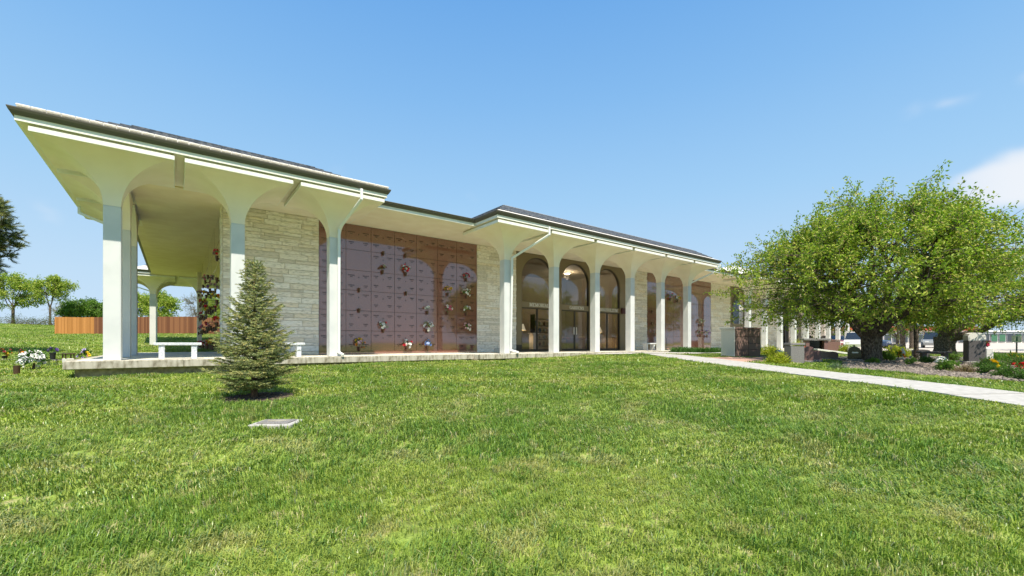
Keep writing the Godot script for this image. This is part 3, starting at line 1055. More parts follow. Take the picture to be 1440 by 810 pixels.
# P: h trunk fork height, r trunk radius, c crown centre, e crown radii, limbs, branches, twigs, leaves, ls leaf length, cols [linear colours], seed
func broadleaf(called: String, label: String, at: Vector3, P: Dictionary, group := "") -> Node3D:
	rng.seed = P.seed
	var t := thing(called, label, "tree", at, 0, group)
	var nz := FastNoiseLite.new()
	nz.seed = P.seed
	nz.frequency = 0.9
	var c: Vector3 = P.c
	var e: Vector3 = P.e
	var r: float = P.r
	var env := func(d: Vector3) -> float:
		return (1.0 - P.get("cone", 0.12) * sin(2.0 * asin(clampf(d.y, 0.0, 1.0)))) * (1.0 + P.get("lump", 0.26) * nz.get_noise_3dv(d * 1.9) + 0.12 * nz.get_noise_3dv(d * 5.0))
	var trunk := MB.new()
	var base_pts := PackedVector3Array()
	var base_r := PackedFloat32Array()
	var lean: Vector3 = P.get("lean", Vector3.ZERO)
	for i in 6:
		var f := i / 5.0
		base_pts.append(Vector3(0, -0.15 + f * (P.h + 0.15), 0) + lean * f * f)
		base_r.append(r * (1.35 if i == 0 else 1.12 if i == 1 else 1.0 if i < 4 else 1.04))
	trunk.tube(base_pts, base_r, 14)
	part("trunk", trunk.done(), mats[P.get("bark", "bark")], t)
	var top := base_pts[5]
	var limb_pts := []
	var nl: int = P.limbs
	for i in nl:
		var az := TAU * (i + rf(-0.25, 0.25)) / nl
		var pitch := rf(0.35, 1.0) if i > 0 else 1.4
		var d := Vector3(cos(az) * cos(pitch), sin(pitch), sin(az) * cos(pitch))
		var end := c + Vector3(d.x * e.x, (d.y - 0.35) * e.y, d.z * e.z) * rf(0.42, 0.6)
		var st := top - Vector3(0, rf(0.0, 0.25) * P.h, 0)
		var ctl := st.lerp(end, 0.45) + Vector3(0, -0.12 * e.y * rf(0.2, 1.2), 0) + rdir() * 0.15 * e.x
		var pts := bez(st, ctl, end, 9)
		for k in range(2, 8):
			pts[k] += rdir() * e.x * 0.018
		var lm := MB.new()
		var rr := taper(r * rf(0.48, 0.62), 0.02 + r * 0.05, 9)
		lm.tube(pts, rr, 8)
		part("limb", lm.done(), mats[P.get("bark", "bark")], t)
		for k in range(2, 9):
			limb_pts.append([pts[k], rr[k]])
	var bw := MB.new()
	var lv := MB.new()
	lv.use_col = true
	var cols: Array = P.cols
	var ls: float = P.ls
	for i in P.branches:
		var d := rdir()
		d.y = d.y * 0.9 + 0.1
		if d.y < -0.75:
			d.y = rf(-0.7, 0.2)
		d = d.normalized()
		var k: float = env.call(d)
		var end := c + d * e * k * pow(rf(0.12, 1.0), 0.4)
		if end.y < P.get("low", 0.9):
			end.y = P.get("low", 0.9) + rf(0, 0.5)
		end += P.get("top_lean", Vector3.ZERO) * maxf(0.0, d.y) * maxf(0.0, d.y)
		var best := 0
		var bd := 1e9
		for j in limb_pts.size():
			var q: Vector3 = limb_pts[j][0]
			var dd := q.distance_to(end) + maxf(0.0, q.y - end.y) * 1.2
			if dd < bd:
				bd = dd
				best = j
		var st: Vector3 = limb_pts[best][0]
		var r0: float = minf(limb_pts[best][1] * 0.7, 0.045)
		var ctl := st.lerp(end, 0.5) + Vector3(0, bd * 0.1, 0) + rdir() * bd * 0.08
		var pts := bez(st, ctl, end, 5)
		bw.tube(pts, taper(r0, 0.005, 5), 5, false)
		for j in P.twigs:
			var f := rf(0.4, 1.0)
			var fi := f * 3.999 if j > 1 else 3.999
			var sp := pts[int(fi)].lerp(pts[int(fi) + 1], fi - int(fi))
			var td := (rdir() + d * 0.7 + Vector3(0, 0.25, 0)).normalized()
			var tl: float = rf(0.35, 1.0) * float(P.get("tw", 0.8))
			var te: Vector3 = sp + td * tl + Vector3(0, -0.06, 0)
			bw.tube(PackedVector3Array([sp, te]), PackedFloat32Array([0.008, 0.003]), 3, false)
			for q in P.leaves:
				var lp := sp.lerp(te, rf(0.3, 1.05)) + rdir() * ls * 0.9
				var ld := (rdir() + td * 0.5 + Vector3(0, -0.35, 0)).normalized()
				var sd := ld.cross(rdir()).normalized()
				var cc: Color = cols[rng.randi() % cols.size()]
				var sh := rf(0.82, 1.18)
				lv.col = Color(cc.r * sh, cc.g * sh, cc.b * sh)
				leaf(lv, lp, ld, sd, ls * rf(0.7, 1.25), ls * rf(0.42, 0.62))
	part("branchwork", bw.done(), mats[P.get("bark", "bark")], t)
	part("crown", lv.done(), mats.leaf, t)
	return t

func bush(called: String, label: String, at: Vector3, r: float, h: float, n: int, ls: float, cols: Array, seedv: int, group := "", slim := 0.5) -> Node3D:
	rng.seed = seedv
	var t := thing(called, label, "bush", at, 0, group)
	var nz := FastNoiseLite.new()
	nz.seed = seedv
	nz.frequency = 1.3
	var st := MB.new()
	var lv := MB.new()
	lv.use_col = true
	var tips := []
	for i in 60:
		var d := rdir()
		d.y = absf(d.y)
		var k := 1.0 + 0.4 * nz.get_noise_3dv(d * 2.0)
		var e := Vector3(d.x * r, d.y * h, d.z * r) * k * rf(0.55, 1.0)
		st.tube(PackedVector3Array([Vector3(d.x, 0, d.z) * r * 0.15, e * 0.55 + Vector3(0, 0.05 * h, 0), e]), PackedFloat32Array([0.012, 0.008, 0.004]), 3, false)
		tips.append(e)
	for i in n:
		var e: Vector3 = tips[rng.randi() % tips.size()]
		var p := e * rf(0.5, 1.05) + rdir() * r * 0.16
		p.y = maxf(p.y, 0.01)
		var d := (rdir() + e.normalized() * 0.9 + Vector3(0, 0.3, 0)).normalized()
		var cc: Color = cols[rng.randi() % cols.size()]
		var sh := rf(0.8, 1.2)
		lv.col = Color(cc.r * sh, cc.g * sh, cc.b * sh)
		leaf(lv, p, d, d.cross(rdir()).normalized(), ls * rf(0.7, 1.3), ls * slim)
	part("stem", st.done(), mats.bark_brown, t)
	part("foliage", lv.done(), mats.leaf, t)
	return t

func needle_twig(lv: MB, a: Vector3, e: Vector3, n: int, ln: float, wd: float, cols: Array) -> void:
	var d := (e - a).normalized()
	var x := d.cross(Vector3(0.2, 0.9, 0.35)).normalized()
	var y := d.cross(x)
	var cc: Color = cols[rng.randi() % cols.size()]
	for i in n:
		var f := (i + rng.randf()) / n
		var ang := rf(0, TAU)
		var o := x * cos(ang) + y * sin(ang)
		var p := a.lerp(e, f)
		var tip := p + (o * 0.8 + d * 0.75).normalized() * ln * rf(0.8, 1.2)
		var s := o.cross(d).normalized() * wd
		var sh := rf(0.8, 1.2)
		lv.col = Color(cc.r * sh, cc.g * sh, cc.b * sh)
		lv.tri(p - s, tip, p + s)

func spruce() -> void:
	rng.seed = 401
	var H := 2.5
	var t := thing("spruce_tree", "young spruce tree on a dark mulch ring in the lawn", "tree", on(1.12, 9.03))
	var tr := MB.new()
	tr.tube(PackedVector3Array([Vector3(0, -0.1, 0), Vector3(0, 0.25, 0), Vector3(0.01, 1.2, 0), Vector3(0, 2.0, 0), Vector3(0, H - 0.05, 0)]), PackedFloat32Array([0.065, 0.05, 0.032, 0.016, 0.006]), 9)
	part("trunk", tr.done(), mats.bark_brown, t)
	var lv := MB.new()
	lv.use_col = true
	var bw := MB.new()
	var cols := [Color(0.27, 0.30, 0.09), Color(0.34, 0.35, 0.13), Color(0.20, 0.25, 0.09), Color(0.42, 0.39, 0.14), Color(0.24, 0.27, 0.12)]
	var y := 0.2
	while y < H - 0.1:
		var f := (y - 0.2) / (H - 0.2)
		var rad := 0.66 * pow(1.0 - f, 0.88) + 0.05
		if y < 0.35:
			rad *= 0.8
		var nb := int(lerpf(15, 5, f))
		var a0 := rf(0, TAU)
		for i in nb:
			var az := a0 + TAU * (i + rf(-0.3, 0.3)) / nb
			var rr := rad * rf(0.6, 1.22)
			var d := Vector3(cos(az), 0, sin(az))
			var rise := lerpf(0.10, 0.75, f) * rr + 0.02
			var st := Vector3(0, y + rf(-0.04, 0.04), 0)
			var pts := bez(st, st + d * rr * 0.55 + Vector3(0, rise * 0.15, 0), st + d * rr + Vector3(0, rise, 0), 5)
			bw.tube(pts, taper(0.012 * (1.2 - f), 0.003, 5), 4, false)
			for k in 4:
				if k > 0 or rr < 0.25:
					needle_twig(lv, pts[k], pts[k + 1], int(10 + rr * 46), 0.032, 0.0050, cols)
			var ns := int(3 + rr * 15)
			for s in ns:
				var g := lerpf(0.22, 0.98, (s + rng.randf()) / ns)
				var q := pts[int(g * 4 - 0.001)].lerp(pts[mini(int(g * 4 - 0.001) + 1, 4)], g * 4 - int(g * 4 - 0.001))
				var sd := d.cross(Vector3.UP) * (1 if s % 2 else -1)
				var tl := rr * rf(0.22, 0.42) * (1.25 - g) + 0.045
				var te := q + (d * 0.75 + sd * 0.75 + Vector3(0, rf(-0.12, 0.28), 0)).normalized() * tl
				needle_twig(lv, q, te, int(12 + tl * 130), 0.032, 0.0050, cols)
				if tl > 0.1:
					for w in 2:
						var q2 := q.lerp(te, rf(0.3, 0.8))
						var te2 := q2 + (te - q).normalized().rotated(Vector3.UP, (0.8 if w else -0.8)) * tl * 0.45
						needle_twig(lv, q2, te2, 12, 0.028, 0.0042, cols)
		y += lerpf(0.10, 0.08, f)
	for i in 5:
		var az := TAU * i / 5.0
		needle_twig(lv, Vector3(0, H - 0.2, 0), Vector3(cos(az) * 0.05, H - 0.1 + 0.02 * i, sin(az) * 0.05), 16, 0.025, 0.004, cols)
	needle_twig(lv, Vector3(0, H - 0.25, 0), Vector3(0, H + 0.03, 0), 60, 0.026, 0.004, cols)
	part("branchwork", bw.done(), mats.bark_brown, t)
	part("crown", lv.done(), mats.needle, t)

func pine() -> void:
	rng.seed = 77
	var at := on(-8.1, 30.5)
	var t := thing("pine_tree", "tall pine reaching in from the left edge, above the grave markers", "tree", at)
	var tr := MB.new()
	tr.tube(PackedVector3Array([Vector3(0, -0.3, 0), Vector3(0.05, 3, 0), Vector3(0, 5, 0.1), Vector3(0, 7.3, 0)]), PackedFloat32Array([0.24, 0.2, 0.13, 0.04]), 10)
	part("trunk", tr.done(), mats.bark, t)
	var bw := MB.new()
	var lv := MB.new()
	lv.use_col = true
	var cols := [Color(0.13, 0.17, 0.05), Color(0.17, 0.20, 0.06), Color(0.25, 0.26, 0.08), Color(0.10, 0.14, 0.06)]
	for i in 110:
		var y := rf(3.3, 7.0)
		var az := rf(0, TAU)
		var rr := 2.5 * clampf(1.3 - absf(y - 5.1) / 2.4, 0.3, 1.0) * rf(0.6, 1.05)
		var d := Vector3(cos(az), rf(-0.05, 0.25), sin(az))
		var st := Vector3(0, y, 0)
		var pts := bez(st, st + d * rr * 0.5 + Vector3(0, -0.1, 0), st + d * rr + Vector3(0, 0.25, 0), 6)
		bw.tube(pts, taper(0.05, 0.012, 6), 5, false)
		for s in 26:
			var g := rf(0.4, 1.0)
			var q := pts[int(g * 4.99)].lerp(pts[int(g * 4.99) + 1] if g < 0.99 else pts[5], 0.5)
			var te := q + (rdir() + d * 0.8 + Vector3(0, 0.45, 0)).normalized() * rf(0.25, 0.6)
			bw.tube(PackedVector3Array([q, te]), PackedFloat32Array([0.012, 0.006]), 3, false)
			needle_twig(lv, q.lerp(te, 0.2), te, 70, 0.15, 0.011, cols)
	part("branchwork", bw.done(), mats.bark, t)
	part("crown", lv.done(), mats.needle, t)

# rosette of petals
func flower_mesh(r: float, petals: int, cup: float) -> ArrayMesh:
	var b := MB.new()
	for ring in 2:
		var k := 1.0 - 0.4 * ring
		for i in petals:
			var a := TAU * (i + 0.5 * ring) / petals
			var d := Vector3(cos(a), 0, sin(a))
			var s := Vector3(-sin(a), 0, cos(a))
			var up := Vector3(0, 1, 0)
			var mid := d * r * 0.55 * k + up * r * cup * (0.5 + ring * 0.3)
			var tip := d * r * k + up * r * cup * (0.8 + ring * 0.5)
			b.tri(Vector3.ZERO, mid + s * r * 0.42 * k, tip)
			b.tri(Vector3.ZERO, tip, mid - s * r * 0.42 * k)
	return b.done()

func flower_mat(c: Color) -> StandardMaterial3D:
	var key := "fl_%.2f_%.2f_%.2f" % [c.r, c.g, c.b]
	return M(key, c.linear_to_srgb(), 0.7, 0.3)

# flowers and leaves gathered above a point (local axes: y up, +z towards the viewer side)
func bouquet(t: Node, base: Vector3, r: float, n: int, cols: Array, fr := 0.045, lift := 0.14, green := 40) -> void:
	if not mats.has("flower_a"):
		mats["flower_a"] = flower_mesh(1.0, 6, 0.55)
		mats["flower_b"] = flower_mesh(1.0, 5, 0.9)
	var lv := MB.new()
	lv.use_col = true
	for i in green:
		var d := (rdir() + Vector3(0, 0.8, 0)).normalized()
		var p := base + d * r * rf(0.2, 0.9) + Vector3(0, lift * 0.6, 0)
		var sh := rf(0.7, 1.3)
		lv.col = Color(0.11 * sh, 0.22 * sh, 0.05 * sh)
		leaf(lv, p, d, d.cross(rdir()).normalized(), r * rf(0.4, 0.7), r * 0.2)
	part("foliage", lv.done(), mats.leaf, t)
	for i in n:
		var d := (rdir() * Vector3(1, 0.8, 0.7) + Vector3(0, 0.45, 0.35)).normalized()
		var f := part("flower", mats["flower_a" if i % 2 else "flower_b"], flower_mat(cols[i % cols.size()]), t)
		f.position = base + Vector3(0, lift, 0) + d * r * rf(0.45, 1.0)
		var s := fr * rf(0.8, 1.25)
		f.basis = Basis(Quaternion(Vector3.UP, (d + Vector3(0, 0.2, 0.4)).normalized())).scaled(Vector3(s, s, s))

func vase_mesh(s := 1.0) -> ArrayMesh:
	var key := "vase_%.2f" % s
	if not mats.has(key):
		var b := MB.new()
		b.lathe(Vector3.ZERO, [Vector2(0.0, -0.12 * s), Vector2(0.028 * s, -0.12 * s), Vector2(0.036 * s, -0.05 * s), Vector2(0.05 * s, 0.05 * s), Vector2(0.056 * s, 0.06 * s), Vector2(0.05 * s, 0.06 * s), Vector2(0.04 * s, 0.0)], 12)
		b.box(Vector3(0, -0.04 * s, -0.06 * s), Vector3(0.03 * s, 0.05 * s, 0.05 * s))
		mats[key] = b.done()
	return mats[key]

func wall_vase(label: String, at: Vector3, turn: float, cols: Array, n: int, r: float, group: String, seedv: int, with_vase := true, s := 1.0) -> void:
	rng.seed = seedv
	var t := thing("wall_vase" if n == 0 else "flower_vase", label, "vase" if n == 0 else "flowers", at, turn, group)
	if with_vase:
		var v := part("vase", vase_mesh(s), mats.bronze, t)
		v.position = Vector3(0, 0, 0.09 * s)
	if n > 0:
		bouquet(t, Vector3(0, 0.06, 0.11), r * 1.2, n + 3, cols, 0.062, 0.07 + r * 0.3, 26)

func wall_flowers() -> void:
	var red := Color(0.6, 0.03, 0.05); var white := Color(0.8, 0.8, 0.76); var yellow := Color(0.75, 0.5, 0.03); var pink := Color(0.75, 0.16, 0.3); var blue := Color(0.16, 0.28, 0.62); var orange := Color(0.75, 0.25, 0.03); var palep := Color(0.78, 0.5, 0.5); var purple := Color(0.3, 0.12, 0.45)
	var g := "vases on the large crypt wall"
	var L := [
		["empty bronze vase near the top of the crypt wall, left of the roses", 6.86, 4.2, [], 0, 0.0],
		["empty bronze vase near the top of the crypt wall, above the red roses", 7.84, 4.22, [], 0, 0.0],
		["upper of two empty bronze vases in the leftmost column of the crypt wall", 5.86, 2.6, [], 0, 0.0],
		["empty bronze vase directly below the red roses on the crypt wall", 7.87, 2.6, [], 0, 0.0],
		["lower of two empty bronze vases in the leftmost column of the crypt wall", 5.86, 1.78, [], 0, 0.0],
		["drooping dark dried bouquet left of the red roses on the crypt wall", 6.83, 3.42, [Color(0.16, 0.06, 0.03), Color(0.5, 0.45, 0.4)], 5, 0.10],
		["bronze vase of red roses high on the crypt wall", 7.85, 3.43, [red, red, white], 7, 0.16],
		["yellow and peach bouquet on the crypt wall, above the pink bouquet", 9.9, 2.7, [yellow, Color(0.75, 0.4, 0.25), yellow], 9, 0.15],
		["small red bouquet in the upper right corner of the crypt wall", 10.89, 3.46, [red, Color(0.5, 0.05, 0.08)], 5, 0.11],
		["white lily bouquet in the right column of the crypt wall", 10.89, 2.65, [white], 9, 0.17],
		["hot pink bouquet on the crypt wall, below the yellow one", 9.88, 1.85, [pink, pink, white], 8, 0.14],
		["white and green bouquet in the right column, below the white lilies", 10.89, 1.85, [white, Color(0.45, 0.5, 0.2)], 7, 0.14],
		["pale pink and white bouquet low in the right column of the crypt wall", 10.92, 1.0, [palep, white], 10, 0.17],
		["white bouquet with a red bloom low in the left half of the crypt wall", 6.86, 0.98, [white, white, red], 7, 0.15],
		["tiny white bouquet in mid crypt wall above the tall white lilies", 8.88, 1.82, [white], 4, 0.09],
		["tall white lily bouquet in the middle of the lower crypt wall", 8.88, 1.0, [white], 11, 0.19],
		["yellow and orange bouquet with pink ribbon at the lower left of the crypt wall", 5.86, 0.24, [yellow, orange, yellow, palep], 11, 0.18],
		["red and white bouquet in the bottom row of the crypt wall", 7.9, 0.22, [red, white, white], 8, 0.15],
		["blue flower bouquet in the bottom row of the crypt wall", 8.88, 0.24, [blue, Color(0.4, 0.5, 0.75)], 8, 0.13]]
	for i in L.size():
		var a: Array = L[i]
		wall_vase(a[0], V(a[1], a[2], ZW), 0, a[3], a[4], a[5], g, 500 + i, i != 12)
	var R := [
		["upper empty bronze vase left of column on the right crypt wall", 25.5, 2.6, [], 0, 0.0],
		["lower empty bronze vase left of column on the right crypt wall", 25.5, 1.8, [], 0, 0.0],
		["blue and red bouquet high on the right crypt wall", 27.64, 3.57, [blue, red, purple], 8, 0.2],
		["yellow bouquet high on the right crypt wall", 28.58, 3.5, [yellow, yellow, white], 8, 0.2],
		["white and yellow-green bouquet at mid height of the right crypt wall", 31.74, 1.85, [white, Color(0.6, 0.6, 0.2)], 8, 0.2],
		["pale pink bouquet low on the right crypt wall", 31.64, 1.05, [palep, Color(0.3, 0.1, 0.1)], 8, 0.2],
		["purple bouquet low at the right end of the right crypt wall", 32.6, 1.0, [purple, palep], 8, 0.22]]
	for i in R.size():
		var a: Array = R[i]
		wall_vase(a[0], V(a[1], a[2], ZW), 0, a[3], a[4], a[5], "vases on the right crypt wall", 540 + i, true, 1.2)
	# gallery wall: small vases, many of them filled
	rng.seed = 61
	var pal := [[red, palep], [yellow, orange], [pink, white], [red, orange, yellow], [palep, purple]]
	var ordinal := ["first", "second", "third", "fourth", "fifth", "sixth", "seventh", "eighth", "ninth", "tenth", "eleventh", "twelfth", "thirteenth"]
	var k := 0
	for row in 5:
		var n_row: int = [13, 8, 7, 7, 5][row]
		for i in n_row:
			var zz := 18.85 + (16.3 / n_row) * (i + 0.35 * float((i * 5 + row * 3) % 3))
			var n := 4 if k % 2 else 0
			wall_vase("bronze vase %s, %s from the front, %s row of gallery wall" % ["with flowers" if n else "without flowers", ordinal[i], ["bottom", "second lowest", "middle", "second highest", "top"][row]], V(1.27, [0.3, 1.1, 1.92, 2.72, 3.5][row], zz), -PI / 2, pal[k % 5], n, 0.11, "vases on the gallery wall", 600 + k, true, 1.1)
			k += 1

# ------------------------------------------------------------------ furniture and stones
func bench(label: String, at: Vector3, turn: float, w := 1.05) -> void:
	var t := thing("stone_bench", label, "bench", at, turn, "marble benches of the portico")
	part("seat", boxmesh(Vector3(w, 0.075, 0.36), Vector3(0, 0.415, 0), 0.012), mats.marble, t)
	for s in [-1, 1]:
		part("leg", boxmesh(Vector3(0.13, 0.377, 0.3), Vector3(s * (w / 2 - 0.17), 0.1885, 0), 0.01), mats.marble, t)

func tablet(called: String, label: String, at: Vector3, turn: float, w: float, h: float, d: float, m: Material, round_top: float, base := true, group := "") -> Node3D:
	var t := thing(called, label, "gravestone", at, turn, group)
	var p := PackedVector2Array([Vector2(-w / 2, 0), Vector2(w / 2, 0)])
	var y0 := 0.1 if base else 0.0
	var n := 12
	for i in n + 1:
		var a := PI * i / n
		p.append(Vector2(cos(a) * w / 2, h - y0 - round_top + sin(a) * round_top))
	var b := MB.new()
	var idx := Geometry2D.triangulate_polygon(p)
	for k in range(0, idx.size(), 3):
		for z: float in [d / 2, -d / 2]:
			b.tri(Vector3(p[idx[k]].x, p[idx[k]].y + y0, z), Vector3(p[idx[k + 1]].x, p[idx[k + 1]].y + y0, z), Vector3(p[idx[k + 2]].x, p[idx[k + 2]].y + y0, z))
	for i in p.size():
		var a := p[i]
		var c := p[(i + 1) % p.size()]
		b.quad(Vector3(a.x, a.y + y0, d / 2), Vector3(c.x, c.y + y0, d / 2), Vector3(c.x, c.y + y0, -d / 2), Vector3(a.x, a.y + y0, -d / 2))
	part("tablet", b.done(), m, t)
	if base:
		part("base", boxmesh(Vector3(w * 1.25, 0.18, d * 1.7), Vector3(0, 0.01, 0), 0.015), mats.grey_granite, t)
	return t

func capped_pillar(called: String, label: String, at: Vector3, turn: float, w: float, h: float, d: float, m: Material, cat := "monument") -> Node3D:
	var t := thing(called, label, cat, at, turn)
	part("pillar_body", boxmesh(Vector3(w, h - 0.09, d), Vector3(0, (h - 0.13) / 2, 0), 0.012), m, t)
	var b := MB.new()
	b.cbox(Vector3(0, h - 0.04, 0), Vector3(w * 1.1, 0.09, d * 1.1), 0.015)
	part("cap_stone", b.done(), m, t)
	return t

func fence() -> void:
	var t := thing("board_fence", "long brown board fence on the grass rise behind the left gallery", "fence")
	rng.seed = 90
	var a := Vector2(-9.56, 62.8)
	var e := Vector2(9.0, 48.6)
	var n := int(a.distance_to(e) / 0.152)
	var dir := (e - a).normalized()
	var ang := atan2(dir.y, dir.x)
	var board := boxmesh(Vector3(0.142, 1.78, 0.022), Vector3(0, 0.89, 0), 0.004)
	for i in n:
		var q := a + dir * 0.152 * i
		var k3 := rng.randi() % 4
		var o := part("board", board, M(("board_new_%d" if i < 26 else "board_old_%d") % k3, (lin(0.40 + 0.05 * k3, 0.165 + 0.025 * k3, 0.035 + 0.01 * k3) if i < 26 else lin(0.15 + 0.035 * k3, 0.052 + 0.018 * k3, 0.02 + 0.008 * k3)), 0.8), t)
		o.position = on(q.x, q.y, -0.02 + rf(-0.012, 0.012))
		o.rotation.y = ang + rf(-0.02, 0.02)
	for k in 3:
		for i in range(0, n - 16, 16):
			var q := a + dir * 0.152 * i
			var q2 := a + dir * 0.152 * (i + 16)
			var off := Vector2(-dir.y, dir.x) * 0.04
			var p := on(q.x + off.x, q.y + off.y, 0.25 + 0.6 * k)
			var p2 := on(q2.x + off.x, q2.y + off.y, 0.25 + 0.6 * k)
			var b := MB.new()
			b.tube(PackedVector3Array([p, p2]), PackedFloat32Array([0.03, 0.03]), 4)
			part("rail", b.done(), mats.fence_old, t)
	for i in range(0, n, 16):
		var q := a + dir * 0.152 * i + Vector2(-dir.y, dir.x) * 0.1
		var o := part("post", boxmesh(Vector3(0.09, 1.8, 0.09), Vector3(0, 0.85, 0), 0.006), mats.fence_old, t)
		o.position = on(q.x, q.y)
		o.rotation.y = ang

func ground_vase(label: String, x: float, z: float, cols: Array, n: int, r: float, h: float, seedv: int, stand := false) -> void:
	rng.seed = seedv
	var t := thing("grave_flowers", label, "flowers", on(x, z), rf(0, TAU), "flower vases in the grave row")
	var b := MB.new()
	if stand:
		b.box(Vector3(0, h * 0.55, 0), Vector3(0.2, 0.02, 0.2))
		for s in [[-1, -1], [-1, 1], [1, -1], [1, 1]]:
			b.tube(PackedVector3Array([Vector3(s[0] * 0.09, 0, s[1] * 0.09), Vector3(s[0] * 0.09, h * 0.55, s[1] * 0.09)]), PackedFloat32Array([0.008, 0.008]), 5)
	b.lathe(Vector3(0, (h * 0.56 if stand else 0.0), 0), [Vector2(0.0, 0.0), Vector2(0.06, 0.0), Vector2(0.07, h * 0.3), Vector2(0.085, h * 0.5), Vector2(0.07, h * 0.5), Vector2(0.05, h * 0.3)], 12)
	part("vase", b.done(), mats.black_metal, t)
	bouquet(t, Vector3(0, h * (1.0 if stand else 0.55), 0), r, n, cols, 0.06, 0.06, 60)

func left_graves() -> void:
	var white := Color(0.8, 0.8, 0.78); var pink := Color(0.7, 0.1, 0.3); var yellow := Color(0.8, 0.6, 0.04); var orange := Color(0.65, 0.25, 0.05); var purple := Color(0.2, 0.12, 0.4); var lav := Color(0.45, 0.4, 0.6)
	ground_vase("dark vase of orange and red flowers, leftmost in the grave row", -5.2, 25.2, [orange, Color(0.4, 0.06, 0.08), yellow], 12, 0.2, 0.36, 1)
	ground_vase("dark vase of magenta and yellow flowers beside the white flower bush", -4.6, 24.7, [pink, yellow, orange], 10, 0.18, 0.36, 2)
	ground_vase("purple flowers in a small metal stand in the grave row", -3.12, 20.1, [purple, lav, purple], 9, 0.13, 0.42, 3, true)
	ground_vase("large vase of lavender and yellow flowers beside the platform corner", -2.72, 23.0, [lav, yellow, lav, Color(0.6, 0.2, 0.35)], 14, 0.24, 0.34, 4)
	# white flowering bush
	rng.seed = 12
	var t := thing("white_flower_bush", "leafy bush covered in big white flowers beside the platform corner", "bush", on(-3.25, 18.4), 0)
	var st := MB.new()
	st.tube(PackedVector3Array([Vector3(0, -0.05, 0), Vector3(0.02, 0.2, 0)]), PackedFloat32Array([0.03, 0.03]), 8)
	part("stem", st.done(), mats.bark_brown, t)
	bouquet(t, Vector3(0, 0.22, 0), 0.27, 26, [white, white, Color(0.7, 0.68, 0.72)], 0.08, 0.06, 260)
	var lm := thing("grave_lantern", "small bronze lantern box standing in the grave row", "lantern", on(-3.0, 21.8), 0.5)
	part("lantern_body", boxmesh(Vector3(0.24, 0.2, 0.24), Vector3(0, 0.1, 0), 0.01), mats.white_granite, lm)
	for s in [[-1, -1], [-1, 1], [1, -1], [1, 1]]:
		part("corner_post", boxmesh(Vector3(0.03, 0.14, 0.03), Vector3(s[0] * 0.11, 0.27, s[1] * 0.11)), mats.bronze, lm)
	part("lantern_roof", boxmesh(Vector3(0.3, 0.04, 0.3), Vector3(0, 0.36, 0), 0.01), mats.bronze, lm)
	var sb := thing("bronze_vase", "empty bronze vase standing in the lawn left of the platform", "vase", on(-3.2, 16.5))
	var vm := MB.new()
	vm.lathe(Vector3.ZERO, [Vector2(0.0, -0.02), Vector2(0.03, -0.02), Vector2(0.062, 0.05), Vector2(0.066, 0.25), Vector2(0.055, 0.25), Vector2(0.05, 0.1)], 14)
	part("vase_body", vm.done(), mats.bronze, sb)
	part("ground_ring", boxmesh(Vector3(0.3, 0.03, 0.3), Vector3(0, 0.0, 0), 0.008), mats.concrete, sb)
	var ws := thing("white_vase", "small white-topped vase in the lawn under the white flower bush", "vase", on(-3.62, 19.4))
	var wm := MB.new()
	wm.lathe(Vector3.ZERO, [Vector2(0.0, 0.0), Vector2(0.03, 0.0), Vector2(0.03, 0.1), Vector2(0.05, 0.12), Vector2(0.055, 0.2), Vector2(0.0, 0.22)], 12)
	part("vase_body", wm.done(), mats.white_granite, ws)
	for i in 7:
		var x := -12.0 + 1.45 * i
		var fm := thing("flat_marker", "flat bronze grave marker, %s from the left in the left grave row" % ["first", "second", "third", "fourth", "fifth", "sixth", "last"][i], "gravestone", on(x, 25.6 - 0.5 * i + 1.6, 0.0), 0.5, "flat markers of the left grave row")
		part("marker_slab", boxmesh(Vector3(0.95, 0.12, 0.55), Vector3(0, 0.0, 0), 0.01), mats.grey_granite, fm)
		part("plaque", boxmesh(Vector3(0.7, 0.016, 0.35), Vector3(0, 0.066, 0), 0.004), mats.bronze, fm)

func lawn_marker() -> void:
	var t := thing("lawn_marker", "flat pale concrete marker with a bronze plaque in front of the spruce", "gravestone", on(1.12, 6.82, 0.012), -0.62)
	part("concrete_rim", boxmesh(Vector3(0.56, 0.1, 0.46), Vector3(0, -0.03, 0), 0.012), mats.walk_concrete, t)
	part("plaque", boxmesh(Vector3(0.42, 0.016, 0.28), Vector3(0, 0.028, 0), 0.004), mats.grey_granite, t)
	for i in 3:
		part("raised_line", boxmesh(Vector3(0.3 - 0.05 * i, 0.006, 0.014), Vector3(0, 0.038, -0.045 + 0.04 * i)), mats.concrete_edge, t)

# ------------------------------------------------------------------ memorial garden on the right
const LIME := [Color(0.48, 0.48, 0.04), Color(0.38, 0.42, 0.04), Color(0.56, 0.52, 0.06)]
const DEEP := [Color(0.07, 0.14, 0.03), Color(0.10, 0.19, 0.035), Color(0.13, 0.23, 0.045)]
const MID := [Color(0.15, 0.26, 0.04), Color(0.20, 0.32, 0.05), Color(0.11, 0.20, 0.04)]

